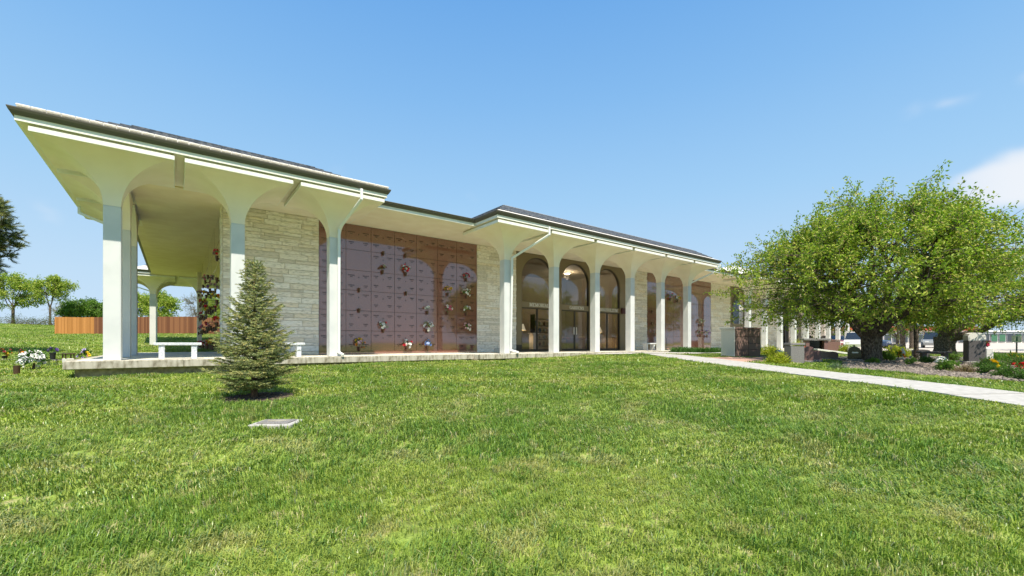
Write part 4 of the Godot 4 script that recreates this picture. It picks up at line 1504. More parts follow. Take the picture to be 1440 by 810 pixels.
func columbarium() -> void:
	var t := thing("columbarium", "pale stone columbarium with brown granite niche doors beside the walk", "columbarium", on(22.6, 10.5), -0.30)
	part("end_body", boxmesh(Vector3(1.7, 1.40, 0.85), Vector3(0, 0.68, 0), 0.012), mats.white_granite, t)
	part("top_slab", boxmesh(Vector3(1.78, 0.09, 0.93), Vector3(0, 1.428, 0), 0.012), mats.brown_granite, t)
	part("end_coping", boxmesh(Vector3(0.03, 0.10, 0.935), Vector3(-0.885, 1.43, 0), 0.005), mats.white_granite, t)
	part("front_backing", boxmesh(Vector3(1.66, 1.34, 0.03), Vector3(0, 0.69, 0.43)), mats.joint_dark, t)
	for iy in 4:
		for ix in 2:
			part("niche_door", boxmesh(Vector3(0.80, 0.315, 0.03), Vector3(-0.41 + 0.82 * ix, 0.19 + 0.33 * iy, 0.452), 0.006), mats.brown_granite, t)
	part("footing", boxmesh(Vector3(1.95, 0.12, 1.1), Vector3(0, -0.02, 0), 0.01), mats.walk_concrete, t)

func garden() -> void:
	columbarium()
	capped_pillar("stone_pillar", "grey granite pillar monument with a cap beside the yellow bush", on(17.6, 6.3), -0.75, 0.46, 0.75, 0.46, mats.grey_granite)
	tablet("headstone", "narrow rose granite headstone with flowers behind the grey pillar", on(18.5, 6.15), -1.15, 0.3, 0.62, 0.16, mats.rose_granite, 0.06)
	tablet("headstone", "low rose granite headstone next to the narrow one", on(19.4, 6.2), -1.15, 0.32, 0.46, 0.16, mats.rose_granite, 0.04)
	tablet("headstone", "rounded brown headstone with a carved ring left of the black stone", on(21.6, 6.7), -1.15, 0.4, 0.38, 0.16, mats.brown_granite, 0.16)
	tablet("headstone", "brown headstone with slanted top beside the carved ring stone", on(22.5, 6.6), -1.15, 0.44, 0.36, 0.16, mats.brown_granite, 0.08)
	var bh := tablet("headstone", "glossy black headstone with a pointed round top left of the big trunk", on(21.3, 5.5), -1.2, 0.42, 0.6, 0.14, mats.black_granite, 0.22)
	part("white_portrait", boxmesh(Vector3(0.2, 0.05, 0.01), Vector3(0.02, 0.36, 0.075)), mats.letter_white, bh)
	part("finial", boxmesh(Vector3(0.05, 0.08, 0.05), Vector3(0, 0.62, 0), 0.015), mats.black_granite, bh)
	# niche monument with open front
	var nm := thing("niche_monument", "brown granite niche monument with a dark recess behind the headstones", "monument", on(31.5, 10.1), -1.0)
	for s in [-1, 1]:
		part("side_pier", boxmesh(Vector3(0.2, 0.85, 0.6), Vector3(s * 0.48, 0.4, 0), 0.01), mats.rose_granite, nm)
	part("top_slab", boxmesh(Vector3(1.4, 0.12, 0.75), Vector3(0, 0.88, 0), 0.015), mats.grey_granite, nm)
	part("recess_back", boxmesh(Vector3(0.78, 0.82, 0.1), Vector3(0, 0.4, -0.2)), mats.black_granite, nm)
	capped_pillar("stone_box", "wide pinkish granite box monument with a slab top near the wing columns", on(41.0, 12.2), -0.9, 1.25, 0.9, 0.7, mats.rose_granite)
	var rs := thing("pale_slab", "pale sloping stone slab lying between the monuments", "stone slab", on(30.6, 8.9), -0.9)
	var sb := MB.new()
	sb.cbox(Vector3(0, 0.16, 0), Vector3(1.9, 0.1, 0.7), 0.012, Basis(Vector3(0, 0, 1), -0.14))
	part("slab_top", sb.done(), mats.white_granite, rs)
	part("slab_foot", boxmesh(Vector3(1.2, 0.2, 0.5), Vector3(-0.2, 0.05, 0), 0.01), mats.grey_granite, rs)
	# tall upright stone with rough pale top
	var ob := thing("tall_monument", "tall dark granite monument with a rough pale top at the right", "monument", on(23.6, 2.45), -1.05)
	part("stone_body", boxmesh(Vector3(0.50, 0.9, 0.36), Vector3(0, 0.42, 0), 0.02), mats.dark_granite, ob)
	var tp := MB.new()
	var prof := PackedVector2Array([Vector2(-0.25, 0), Vector2(0.25, 0), Vector2(0.25, 0.15), Vector2(0.2, 0.24), Vector2(0.08, 0.285), Vector2(-0.1, 0.29), Vector2(-0.2, 0.25), Vector2(-0.25, 0.16)])
	var idx := Geometry2D.triangulate_polygon(prof)
	for k in range(0, idx.size(), 3):
		for z: float in [0.17, -0.17]:
			tp.tri(Vector3(prof[idx[k]].x, prof[idx[k]].y + 0.872, z), Vector3(prof[idx[k + 1]].x, prof[idx[k + 1]].y + 0.872, z), Vector3(prof[idx[k + 2]].x, prof[idx[k + 2]].y + 0.872, z))
	for i in prof.size():
		var a := prof[i]
		var c := prof[(i + 1) % prof.size()]
		tp.quad(Vector3(a.x, a.y + 0.872, 0.17), Vector3(c.x, c.y + 0.872, 0.17), Vector3(c.x, c.y + 0.872, -0.17), Vector3(a.x, a.y + 0.872, -0.17))
	part("rough_top", tp.done(), mats.white_granite, ob)
	part("side_ledge", boxmesh(Vector3(0.2, 0.62, 0.3), Vector3(0.36, 0.28, 0), 0.015), mats.white_granite, ob)
	part("base", boxmesh(Vector3(0.85, 0.16, 0.55), Vector3(0.08, 0.02, 0), 0.02), mats.grey_granite, ob)
	# benches and low stones under the trees
	var gb := thing("garden_bench", "low dark granite bench under the second tree", "bench", on(24.6, 3.7), -1.1)
	part("seat", boxmesh(Vector3(1.0, 0.08, 0.36), Vector3(0, 0.36, 0), 0.012), mats.dark_granite, gb)
	for s in [-1, 1]:
		part("leg", boxmesh(Vector3(0.14, 0.34, 0.3), Vector3(s * 0.33, 0.15, 0), 0.01), mats.dark_granite, gb)
	tablet("headstone", "low grey headstone beside the dark garden bench", on(27.6, 4.6), -1.15, 0.6, 0.42, 0.2, mats.dark_granite, 0.05)
	tablet("headstone", "small dark headstone far behind the lime bushes", on(37.0, 7.4), -1.15, 0.7, 0.62, 0.2, mats.dark_granite, 0.06)
	var wo := thing("white_ornament", "small white angel-shaped ornament in front of the lime bushes", "ornament", on(26.6, 5.05))
	var wm := MB.new()
	wm.lathe(Vector3.ZERO, [Vector2(0.0, 0.0), Vector2(0.03, 0.0), Vector2(0.02, 0.16), Vector2(0.09, 0.2), Vector2(0.10, 0.3), Vector2(0.05, 0.4), Vector2(0.055, 0.45), Vector2(0.0, 0.5)], 12)
	part("figure", wm.done(), mats.white_granite, wo)
	# bushes
	bush("lime_bush", "bright lime bush beside the walk, in front of the grey pillar", on(16.8, 6.5), 0.46, 0.42, 2200, 0.06, LIME, 21, "lime bushes of the garden")
	bush("lime_bush", "lime bush behind the walk, right of the columbarium", on(26.6, 10.8), 0.62, 0.55, 1800, 0.07, LIME, 22, "lime bushes of the garden")
	bush("lime_bush", "low lime bush between columbarium and grey pillar", on(22.6, 8.9), 0.5, 0.4, 1600, 0.06, LIME, 23, "lime bushes of the garden")
	bush("lime_bush", "lime bush in front of the far wing columns", on(36.6, 9.9), 0.55, 0.55, 1300, 0.08, LIME, 24, "lime bushes of the garden")
	bush("lime_bush", "wide lime bush immediately right of the big trunk", on(24.0, 5.3), 0.55, 0.55, 2000, 0.07, LIME, 25, "lime bushes of the garden")
	bush("lime_bush", "lime bush farther right, behind the white ornament", on(28.4, 5.6), 0.75, 0.6, 2000, 0.08, LIME, 26, "lime bushes of the garden")
	bush("lime_bush", "lime bush behind the niche monument", on(33.5, 11.6), 0.7, 0.9, 1300, 0.08, LIME, 27, "lime bushes of the garden")
	bush("green_bush", "green leafy bush at the foot of the big trunk, right side", on(22.6, 4.75), 0.32, 0.5, 1500, 0.05, MID, 31)
	bush("green_bush", "rounded green bush left of the tan dry shrub", on(17.9, 2.45), 0.24, 0.42, 2000, 0.045, MID, 32)
	bush("dry_shrub", "tan dry shrub in front of the tall monument", on(17.6, 2.0), 0.32, 0.28, 1500, 0.05, [Color(0.32, 0.22, 0.13), Color(0.24, 0.15, 0.08), Color(0.4, 0.3, 0.2)], 33, "", 0.2)
	bush("green_bush", "dark green bush right of the tan dry shrub", on(17.6, 1.56), 0.27, 0.34, 2000, 0.045, DEEP, 34)
	bush("green_bush", "wide dark green bush at the right edge of the garden bed", on(16.9, 1.1), 0.36, 0.36, 2600, 0.045, DEEP, 35)
	bush("green_bush", "dark green bush cut by the right edge of the view", on(15.9, 0.75), 0.36, 0.34, 2600, 0.045, DEEP, 36)
	bush("green_hedge", "low green hedge behind the tall monument", on(27.5, 2.2), 0.8, 0.3, 2400, 0.06, MID, 37)
	bush("grey_shrub", "pale blue-green shrub at the edge of the gravel, beside the walk", on(15.8, 4.5), 0.3, 0.2, 1400, 0.05, [Color(0.18, 0.25, 0.16), Color(0.13, 0.2, 0.1), Color(0.26, 0.31, 0.22)], 38, "", 0.25)
	var extra := [[20.3, 3.6, 0.22, 0.3, MID, "small green plant among the edging rocks nearest the big trunk"], [21.9, 3.5, 0.3, 0.34, DEEP, "dark green plant behind the edging rocks left of the bench"], [19.4, 2.5, 0.24, 0.3, MID, "small green plant left of the tall monument"], [20.9, 1.9, 0.34, 0.4, DEEP, "dark green shrub in front of the tall monument"], [19.0, 1.5, 0.3, 0.36, MID, "green shrub between the tall monument and the red flowers"], [23.0, 1.4, 0.5, 0.4, DEEP, "dark green shrub right of the tall monument"], [26.0, 3.4, 0.45, 0.4, MID, "green shrub behind the dark garden bench"], [20.4, 4.7, 0.25, 0.2, MID, "low green plant left of the big trunk"]]
	for i in extra.size():
		var a: Array = extra[i]
		bush("green_shrub", a[5], on(a[0], a[1]), a[2], a[3], 1300, 0.05, a[4], 760 + i, "low plants of the garden bed")
	rng.seed = 70
	var fl := [
		["orange and yellow flowers in front of the lime bushes", 25.8, 5.05, [Color(0.8, 0.3, 0.02), Color(0.8, 0.55, 0.03), Color(0.7, 0.1, 0.02)], 10, 0.2],
		["red flowers at the right edge of the garden", 19.6, 1.1, [Color(0.7, 0.03, 0.03)], 9, 0.14],
		["white and blue flowers at the right edge of the garden", 18.9, 0.78, [Color(0.8, 0.8, 0.8), Color(0.2, 0.35, 0.7)], 12, 0.18],
		["yellow flowers behind the hedge at the right", 24.3, 1.55, [Color(0.75, 0.65, 0.08)], 14, 0.26],
		["single yellow flower in the dark green bush at the right", 16.75, 1.42, [Color(0.85, 0.6, 0.02)], 5, 0.08],
		["lilac flowers beside the lime bush near the wing columns", 35.0, 9.1, [Color(0.6, 0.5, 0.75), Color(0.75, 0.7, 0.8)], 10, 0.28],
		["red flowers leaning on the narrow rose headstone", 18.55, 6.35, [Color(0.7, 0.12, 0.05)], 6, 0.1],
		["dark red flowers on the ledge of the tall monument", 24.2, 2.2, [Color(0.35, 0.02, 0.05)], 8, 0.11]]
	for i in fl.size():
		var a: Array = fl[i]
		var up := 0.45 if i == 6 else 0.7 if i == 7 else 0.3 if i == 4 else 0.0
		var t := thing("flower_bunch", a[0], "flowers", on(a[1], a[2], up), 0.9)
		if up == 0.0:
			var s := MB.new()
			s.tube(PackedVector3Array([Vector3(0, -0.02, 0), Vector3(0, 0.16, 0)]), PackedFloat32Array([0.03, 0.02]), 6)
			part("stem", s.done(), mats.bark_brown, t)
		bouquet(t, Vector3(0, 0.12 if up == 0.0 else 0.0, 0), a[5], a[4], a[3], 0.06, 0.05, 40)
	# rocks edging the bed
	var rk := []
	for i in 6:
		rk.append(blobmesh(Vector3(0.30, 0.15, 0.2), 0.5, 200 + i, 6, 9, true))
	rng.seed = 71
	var edge := [Vector2(21.2, 4.1), Vector2(19.6, 3.2), Vector2(18.4, 2.3), Vector2(17.2, 1.2), Vector2(16.2, 0.4)]
	var k := 0
	var ords := ["first", "second", "third", "fourth", "fifth", "sixth", "seventh", "eighth", "ninth", "tenth", "eleventh", "twelfth", "thirteenth", "fourteenth", "fifteenth", "sixteenth", "seventeenth", "eighteenth", "nineteenth", "twentieth"]
	for i in edge.size() - 1:
		var n := 5
		for j in n:
			var q: Vector2 = edge[i].lerp(edge[i + 1], (j + rf(-0.2, 0.2)) / n)
			var t := part("edging_rock", rk[k % 6], mats.rock, self)
			tag(t, "rough reddish rock, %s from the big trunk in the gravel bed edging" % ords[k], "rock", "rocks edging the garden bed")
			t.position = on(q.x, q.y, 0.05)
			t.rotation.y = rf(0, TAU)
			t.scale = Vector3.ONE * rf(0.55, 1.0)
			k += 1
	for i in 3:
		var a: Array = [[27.4, 11.3, "white rock beside the path right of the columbarium"], [24.9, 9.6, "white rock between the lime bushes"], [20.6, 2.9, "pale boulder left of the tall monument"]][i]
		var t := part("boulder", blobmesh(Vector3(0.26, 0.22, 0.2), 0.5, 300 + i, 7, 10, true), mats.white_granite, self)
		tag(t, a[2], "rock")
		t.position = on(a[0], a[1], 0.12)
	# thin trunks of younger trees in the garden
	for i in 3:
		var a: Array = [[59.0, 11.2, 0.22, 71], [58.6, 10.4, 0.2, 72], [26.4, 4.55, 0.085, 73]][i]
		broadleaf("young_tree", ["slim tree far behind the lime bushes, left of two", "slim pale-barked tree far behind the lime bushes, right of two", "young tree with a thin dark trunk right of the white ornament"][i], on(a[0], a[1]),
			{"h": 1.9 if i < 2 else 1.5, "r": a[2], "c": Vector3(0, 4.2 if i < 2 else 2.7, 0), "e": Vector3(2.6, 2.0, 2.6) if i < 2 else Vector3(1.3, 1.0, 1.3), "limbs": 4, "branches": 40, "twigs": 5, "leaves": 10, "ls": 0.14 if i < 2 else 0.08, "seed": a[3], "low": 2.2 if i < 2 else 1.5, "cols": MID}, "slim garden trees")
	# small white post sign by the drive
	var sp := thing("post_sign", "small white sign on a thin post beside the drive at the right", "sign", on(42.5, 2.55), -1.4)
	part("post", boxmesh(Vector3(0.07, 1.05, 0.07), Vector3(0, 0.5, 0)), mats.grey_granite, sp)
	part("sign_panel", boxmesh(Vector3(0.42, 0.42, 0.03), Vector3(0, 0.95, 0.05), 0.005), mats.white_paint, sp)
	part("panel_print", boxmesh(Vector3(0.07, 0.3, 0.012), Vector3(0, 0.95, 0.07)), M("sign_green", lin(0.08, 0.2, 0.14), 0.6), sp)
	# lily clumps along the portico
	var lc := [[22.9, 14.05], [23.9, 13.95], [25.0, 13.9], [26.2, 13.75], [29.2, 13.5], [31.3, 13.2], [32.6, 13.2]]
	for i in lc.size():
		rng.seed = 800 + i
		var t := thing("lily_clump", ["green strap-leaf clump next to the stone bench", "green strap-leaf clump second from the stone bench", "green strap-leaf clump between two portico columns", "green strap-leaf clump at the last portico column", "green bush right of the gap in the planting", "green bush left of the columbarium", "green bush partly hidden by the columbarium"][i], "plant", on(lc[i][0], lc[i][1], 0.0), 0, "plants along the foot of the portico")
		var lv := MB.new()
		lv.use_col = true
		for j in 330:
			var p := Vector3(rf(-0.6, 0.6), 0, rf(-0.3, 0.3))
			var d := (rdir() * 0.8 + Vector3(0, 1.5, 0)).normalized()
			var sh := rf(0.7, 1.2)
			lv.col = Color(0.07 * sh, 0.16 * sh, 0.03 * sh)
			var ln := rf(0.3, 0.55)
			var sd := d.cross(rdir()).normalized() * 0.012
			var m := p + d * ln * 0.6
			var e := p + d * ln * 0.85 + Vector3(d.x, -0.15, d.z) * ln * 0.4
			lv.quad(p - sd, m - sd, m + sd, p + sd)
			lv.tri(m - sd, e, m + sd)
		part("foliage", lv.done(), mats.leaf, t)
	# wire plant stand and red block by the portico
	var ws := thing("wire_stand", "thin metal plant stand beside the stone bench at the portico", "plant stand", V(23.3, 0, 15.5), 0.2)
	for s in [[-1, -1], [-1, 1], [1, -1], [1, 1]]:
		part("leg", boxmesh(Vector3(0.02, 0.75, 0.02), Vector3(s[0] * 0.3, 0.375, s[1] * 0.18)), mats.black_metal, ws)
	part("rim", boxmesh(Vector3(0.64, 0.02, 0.4), Vector3(0, 0.76, 0)), mats.black_metal, ws)

# ------------------------------------------------------------------ vehicles and far buildings
func car(label: String, at: Vector3, turn: float, paint: Color, tall := 0.0) -> void:
	var t := thing("parked_car", label, "car", at, turn, "cars parked beyond the garden")
	var pm := M("paint_" + paint.to_html(), paint.linear_to_srgb(), 0.25, 0.6)
	pm.clearcoat_enabled = true
	var prof := PackedVector2Array([Vector2(-2.2, 0.3), Vector2(-2.25, 0.55), Vector2(-2.15, 0.82), Vector2(-1.0, 0.95), Vector2(2.0, 0.98 + tall * 0.2), Vector2(2.22, 0.85), Vector2(2.25, 0.4), Vector2(2.15, 0.28)])
	var cab := PackedVector2Array([Vector2(-1.05, 0.94), Vector2(-0.35, 1.42 + tall), Vector2(1.25, 1.44 + tall), Vector2(1.95, 0.97)])
	for k in 2:
		var p := prof if k == 0 else cab
		var b := MB.new()
		var w0 := 0.88 if k == 0 else 0.82
		var ring := func(s: float, i: int) -> Vector3:
			var q := p[i % p.size()]
			var w := w0 - (0.16 if (k == 1 and q.y > 1.1) else 0.05 if (k == 0 and (q.y < 0.4 or q.y > 0.9)) else 0.0)
			return Vector3(q.x, q.y, s * w)
		for i in p.size():
			b.quad(ring.call(-1.0, i), ring.call(1.0, i), ring.call(1.0, i + 1), ring.call(-1.0, i + 1))
		var idx := Geometry2D.triangulate_polygon(p)
		for s: float in [-1.0, 1.0]:
			for j in range(0, idx.size(), 3):
				b.tri(ring.call(s, idx[j]), ring.call(s, idx[j + 1]), ring.call(s, idx[j + 2]))
		part("body" if k == 0 else "cabin_glass", b.done(), pm if k == 0 else M("car_glass", lin(0.02, 0.025, 0.03), 0.05, 0.7), t)
	part("roof_panel", boxmesh(Vector3(1.5, 0.05, 1.3), Vector3(0.45, 1.44 + tall, 0), 0.02), pm, t)
	for x: float in [-1.4, 1.4]:
		for s: float in [-1.0, 1.0]:
			var w := node("wheel", t, Vector3(x, 0.33, s * 0.8))
			var b := MB.new()
			b.tube(PackedVector3Array([Vector3(0, 0, -0.11), Vector3(0, 0, 0.11)]), PackedFloat32Array([0.33, 0.33]), 16)
			part("tyre", b.done(), mats.black_metal, w)
			var rb := MB.new()
			rb.tube(PackedVector3Array([Vector3(0, 0, -0.12), Vector3(0, 0, 0.12)]), PackedFloat32Array([0.2, 0.2]), 12)
			part("rim", rb.done(), M("rim_metal", lin(0.5, 0.5, 0.5), 0.3, 0.5, 0.8), w)
	for s: float in [-1.0, 1.0]:
		part("headlight", boxmesh(Vector3(0.06, 0.14, 0.34), Vector3(-2.21, 0.68, s * 0.6), 0.02), M("lamp_glass", lin(0.7, 0.7, 0.7), 0.1), t)
		part("tail_light", boxmesh(Vector3(0.06, 0.16, 0.3), Vector3(2.23, 0.75, s * 0.62), 0.02), M("lamp_red", lin(0.4, 0.02, 0.02), 0.2), t)

func far_things() -> void:
	var blue := Color(0.12, 0.16, 0.28)
	car("white parked car seen between the far wing columns, leftmost of the row", on(54.0, 18.5), 0.7, Color(0.75, 0.76, 0.78))
	car("dark red parked car behind the far wing columns", on(59.0, 17.0), 0.8, Color(0.22, 0.03, 0.04))
	car("dark blue parked car just left of the big trunk", on(61.0, 14.5), 0.8, blue, 0.2)
	car("white car partly hidden behind the big trunk", on(49.0, 12.5), 0.25, Color(0.78, 0.78, 0.78), 0.15)
	car("grey utility vehicle parked between the two garden trees", on(66.0, 10.0), 0.2, Color(0.28, 0.29, 0.30), 0.3)
	for k in 2:
		var t := thing("shop_building", "low shop building with a red roof band beyond the drive" if k == 0 else "low storefront with green windows and pale roof edge at the right", "building", on(102.0, 27.0) if k == 0 else on(124.0, 13.0), deg_to_rad(-52.0) + PI)
		t.rotation.y = -0.643
		var w := 24.0 if k == 0 else 16.0
		var hh := 2.9 if k == 0 else 2.3
		part("wall", boxmesh(Vector3(w, hh, 6.0), Vector3(w / 2, hh / 2 - 0.3, -3.1)), mats.white_granite, t)
		part("roof_band", boxmesh(Vector3(w + 0.8, 0.75 if k == 0 else 0.3, 6.8), Vector3(w / 2, hh + 0.07, -3.0), 0.04), M("red_band", lin(0.5, 0.05, 0.05), 0.6) if k == 0 else mats.white_paint, t)
		var n := int(w / 1.6)
		for i in n:
			var wd := node("window", t)
			part("frame", boxmesh(Vector3(1.35, 1.55, 0.08), Vector3(0.9 + 1.6 * i, 1.05, 0.0)), M("frame_grey", lin(0.25, 0.26, 0.3), 0.6), wd)
			part("pane", boxmesh(Vector3(1.15, 1.38, 0.04), Vector3(0.9 + 1.6 * i, 1.05, 0.06)), M("pane_green", lin(0.06, 0.16, 0.09), 0.1) if (k == 1 and i % 3 != 1) else M("pane_dark", lin(0.05, 0.06, 0.07), 0.1), wd)
	var wd2 := [Color(0.36, 0.44, 0.06), Color(0.26, 0.35, 0.05), Color(0.45, 0.48, 0.09)]
	# trees behind the fence on the left
	var L := [
		["feathery_tree", "feathery yellow-green tree at the far left above the grass rise", -17.6, 89.0, 2.0, 0.16, Vector3(0, 4.6, 0), Vector3(3.4, 2.6, 3.4), 110, 0.16, wd2],
		["feathery_tree", "slender tree with a flat feathery top left of the fence", -13.6, 86.0, 2.6, 0.12, Vector3(0.2, 5.0, 0), Vector3(2.1, 1.6, 2.1), 70, 0.15, wd2],
		["round_tree", "dense round green tree behind the bright end of the fence", -10.4, 90.0, 0.8, 0.2, Vector3(0, 1.9, 0), Vector3(2.9, 2.0, 2.9), 120, 0.18, MID],
		["background_tree", "green tree behind the fence left of the far gallery column", -5.0, 86.0, 1.2, 0.2, Vector3(0, 3.2, 0), Vector3(2.4, 2.3, 2.4), 80, 0.18, wd2],
		["background_tree", "yellow-green tree behind the fence seen through the gallery arch", -1.6, 84.0, 1.2, 0.2, Vector3(0, 3.3, 0), Vector3(2.2, 2.4, 2.2), 80, 0.18, wd2],
		["bare_tree", "thin greyish tree behind the fence at the right of the gallery arch", 2.6, 80.0, 1.4, 0.12, Vector3(0, 3.4, 0), Vector3(2.2, 2.2, 2.2), 80, 0.05, [Color(0.25, 0.22, 0.15)]],
		["bare_tree", "bare greyish shrub-like tree between the round tree and the feathery trees", -12.6, 95.0, 0.8, 0.1, Vector3(0, 2.3, 0), Vector3(2.6, 1.7, 2.6), 80, 0.06, [Color(0.3, 0.27, 0.2), Color(0.2, 0.22, 0.08)]]]
	for i in L.size():
		var a: Array = L[i]
		broadleaf(a[0], a[1], on(a[2], a[3]), {"h": a[4], "r": a[5], "c": a[6], "e": a[7], "limbs": 5, "branches": a[8], "twigs": 7, "leaves": 12, "ls": a[9] * 1.45, "tw": 1.0, "seed": 900 + i, "low": 0.6, "cols": a[10]}, "trees behind the fence")
	# brush under those trees
	var br := [[-19.5, 86.0], [-16.5, 84.5], [-14.5, 83.0], [-12.2, 80.0], [-22.5, 88.0]]
	for i in br.size():
		bush("brush_thicket", ["grey-green brush under the feathery tree", "brush thicket right of the feathery tree trunk", "brush thicket under the slender flat-topped tree", "brush thicket touching the fence end", "brush thicket at the far left edge"][i], on(br[i][0], br[i][1]), 2.0, 1.3, 900, 0.16, [Color(0.12, 0.10, 0.07), Color(0.10, 0.14, 0.04), Color(0.2, 0.22, 0.05)], 950 + i, "brush below the left trees", 0.25)
	# trees beyond the wing on the right
	var R := [["yellow-green tree behind the far wing columns, left of two", 66.0, 23.5, 61], ["yellow-green tree behind the far wing columns, right of two", 72.0, 21.0, 62], ["green street tree beyond the drive, behind the two garden trees", 84.0, 16.5, 63]]
	for a: Array in R:
		broadleaf("background_tree", a[0], on(a[1], a[2]), {"h": 1.2, "r": 0.2, "c": Vector3(0, 3.6, 0), "e": Vector3(3.2, 2.9, 3.2), "limbs": 5, "branches": 80, "twigs": 6, "leaves": 9, "ls": 0.2, "tw": 1.0, "seed": a[3], "low": 1.0, "cols": [Color(0.26, 0.3, 0.04), Color(0.16, 0.22, 0.03)]}, "trees beyond the drive")

# ------------------------------------------------------------------ ground, walk, lawn
var walk_dir := Vector2(0.5, 0.866)
var walk_a := Vector2(8.2, -3.0)
var mulch_poly := PackedVector2Array()
var gravel_poly := PackedVector2Array([Vector2(16.6, 4.6), Vector2(15.9, 3.75), Vector2(15.5, 2.4), Vector2(15.2, 0.9), Vector2(15.0, -0.8), Vector2(18.5, -1.5), Vector2(30, -1.0), Vector2(32, 4), Vector2(30, 7.4), Vector2(24, 7.6), Vector2(20.2, 5.6), Vector2(18.6, 5.1)])
var pink_poly := PackedVector2Array([Vector2(17.2, 9.6), Vector2(16.0, 7.4), Vector2(17.4, 7.2), Vector2(21.5, 8.7), Vector2(27, 9.6), Vector2(27, 10.0), Vector2(21.5, 9.6), Vector2(18.5, 9.6)])

func on_walk(x: float, z: float, pad: float) -> bool:
	var p := Vector2(x, z) - walk_a
	var u := p.dot(walk_dir)
	var w := p.dot(Vector2(walk_dir.y, -walk_dir.x))
	return u > -1.0 and u < 19.6 and w > -pad and w < 1.65 + pad

func build_ground() -> void:
	var xs := [-1500.0, -700.0, -300.0, -160.0, -100.0, -76.0]
	var x := -60.0
	while x < 170.0:
		xs.append(x)
		x += 0.5 if (x >= -14 and x < 44) else 2.0
	xs.append_array([170.0, 260.0, 500.0, 1500.0])
	var zs := [-1500.0, -400.0, -120.0, -50.0, -30.0]
	x = -20.0
	while x < 150.0:
		zs.append(x)
		x += 0.5 if (x >= -3 and x < 36) else 2.0
	zs.append_array([150.0, 220.0, 400.0, 800.0, 1500.0])
	var hs := []
	for i in xs.size():
		var row := PackedFloat32Array()
		for k in zs.size():
			row.append(G(xs[i], zs[k]))
		hs.append(row)
	var b := MB.new()
	for i in xs.size() - 1:
		for k in zs.size() - 1:
			b.quad(V(xs[i], hs[i][k], zs[k]), V(xs[i], hs[i][k + 1], zs[k + 1]), V(xs[i + 1], hs[i + 1][k + 1], zs[k + 1]), V(xs[i + 1], hs[i + 1][k], zs[k]))
	structure("ground", b.done(), mats.ground)
	# concrete walk: separate slabs with open joints
	var walk := Node3D.new()
	walk.name = "sidewalk"
	add_child(walk)
	walk.set_meta("kind", "structure")
	var side := Vector2(walk_dir.y, -walk_dir.x)
	rng.seed = 44
	for i in 16:
		var a := walk_a + walk_dir * (1.22 * i - 1.0)
		var c := a + walk_dir * 1.205
		var m := MB.new()
		var q := []
		for p: Vector2 in [a, c, c + side * 1.65, a + side * 1.65]:
			q.append(p)
		var rr := rf(-0.006, 0.006)
		var tops := []
		var lows := []
		for p: Vector2 in q:
			tops.append(on(p.x, p.y, 0.045 + rr))
			lows.append(on(p.x, p.y, -0.1))
		m.quad(tops[0], tops[1], tops[2], tops[3])
		for e in 4:
			m.quad(tops[e], lows[e], lows[(e + 1) % 4], tops[(e + 1) % 4])
		part("paving_slab", m.done(), mats.walk_concrete, walk)
	structure("entrance_apron", drape(PackedVector2Array([Vector2(15.8, 14.3), Vector2(16.6, 12.6), Vector2(19.3, 12.2), Vector2(23.5, 12.9), Vector2(34, 12.9), Vector2(34, 13.1), Vector2(24.4, 13.5), Vector2(22.0, 14.3)]), 0.05), mats.walk_concrete)
	structure("paver_path", drape(pink_poly, 0.03), mats.pink_paver)
	structure("gravel_bed", drape(gravel_poly, 0.02), mats.gravel)
	structure("drive", drape(PackedVector2Array([Vector2(46, -14), Vector2(150, -14), Vector2(150, 60), Vector2(95, 60), Vector2(60, 25), Vector2(45, 10)]), 0.03, 2.0), mats.asphalt)
	for i in 15:
		var a := TAU * i / 15.0
		var k := 1.0 + 0.12 * sin(i * 2.3)
		mulch_poly.append(Vector2(1.17 + cos(a) * 0.56 * k, 9.0 + sin(a) * 0.5 * k))
	structure("mulch_ring", drape(mulch_poly, 0.02, 0.25), mats.mulch)
	# loose chips on the mulch and pebbles on the gravel
	rng.seed = 46
	for k in 2:
		var mm := MultiMesh.new()
		mm.transform_format = MultiMesh.TRANSFORM_3D
		mm.use_colors = true
		mm.mesh = blobmesh(Vector3(0.035, 0.011, 0.014), 0.5, 5, 4, 6, true) if k == 0 else blobmesh(Vector3(0.045, 0.026, 0.034), 0.4, 6, 4, 6, true)
		var n := 900 if k == 0 else 9000
		mm.instance_count = n
		for i in n:
			var p: Vector2
			if k == 0:
				var a := rf(0, TAU)
				p = Vector2(1.17, 9.0) + Vector2(cos(a) * 0.56, sin(a) * 0.5) * sqrt(rng.randf())
			else:
				p = Vector2(rf(14.2, 24), rf(-0.8, 5.6))
				while not Geometry2D.is_point_in_polygon(p, gravel_poly):
					p = Vector2(rf(14.2, 24), rf(-0.8, 5.6))
			mm.set_instance_transform(i, Transform3D(Basis(rdir(), rf(0, TAU)).scaled(Vector3.ONE * rf(0.6, 1.4)) if k else Basis(Vector3.UP, rf(0, TAU)) * Basis(Vector3.RIGHT, rf(-0.5, 0.5)), on(p.x, p.y, 0.03)))
			var s := rf(0.5, 1.5)
			mm.set_instance_color(i, Color(0.09 * s, 0.065 * s, 0.045 * s) if k == 0 else Color(0.20 * s, 0.165 * s, 0.135 * s))
		var o := MultiMeshInstance3D.new()
		o.name = "bark_chips" if k == 0 else "pebbles"
		o.multimesh = mm
		var pm := M("chip", Color.WHITE, 0.9)
		pm.vertex_color_use_as_albedo = true
		o.material_override = pm
		o.set_meta("kind", "stuff")
		o.set_meta("label", "dark bark chips lying under the spruce" if k == 0 else "grey and tan pebbles of the garden bed")
		o.set_meta("category", "mulch" if k == 0 else "gravel")
		add_child(o)

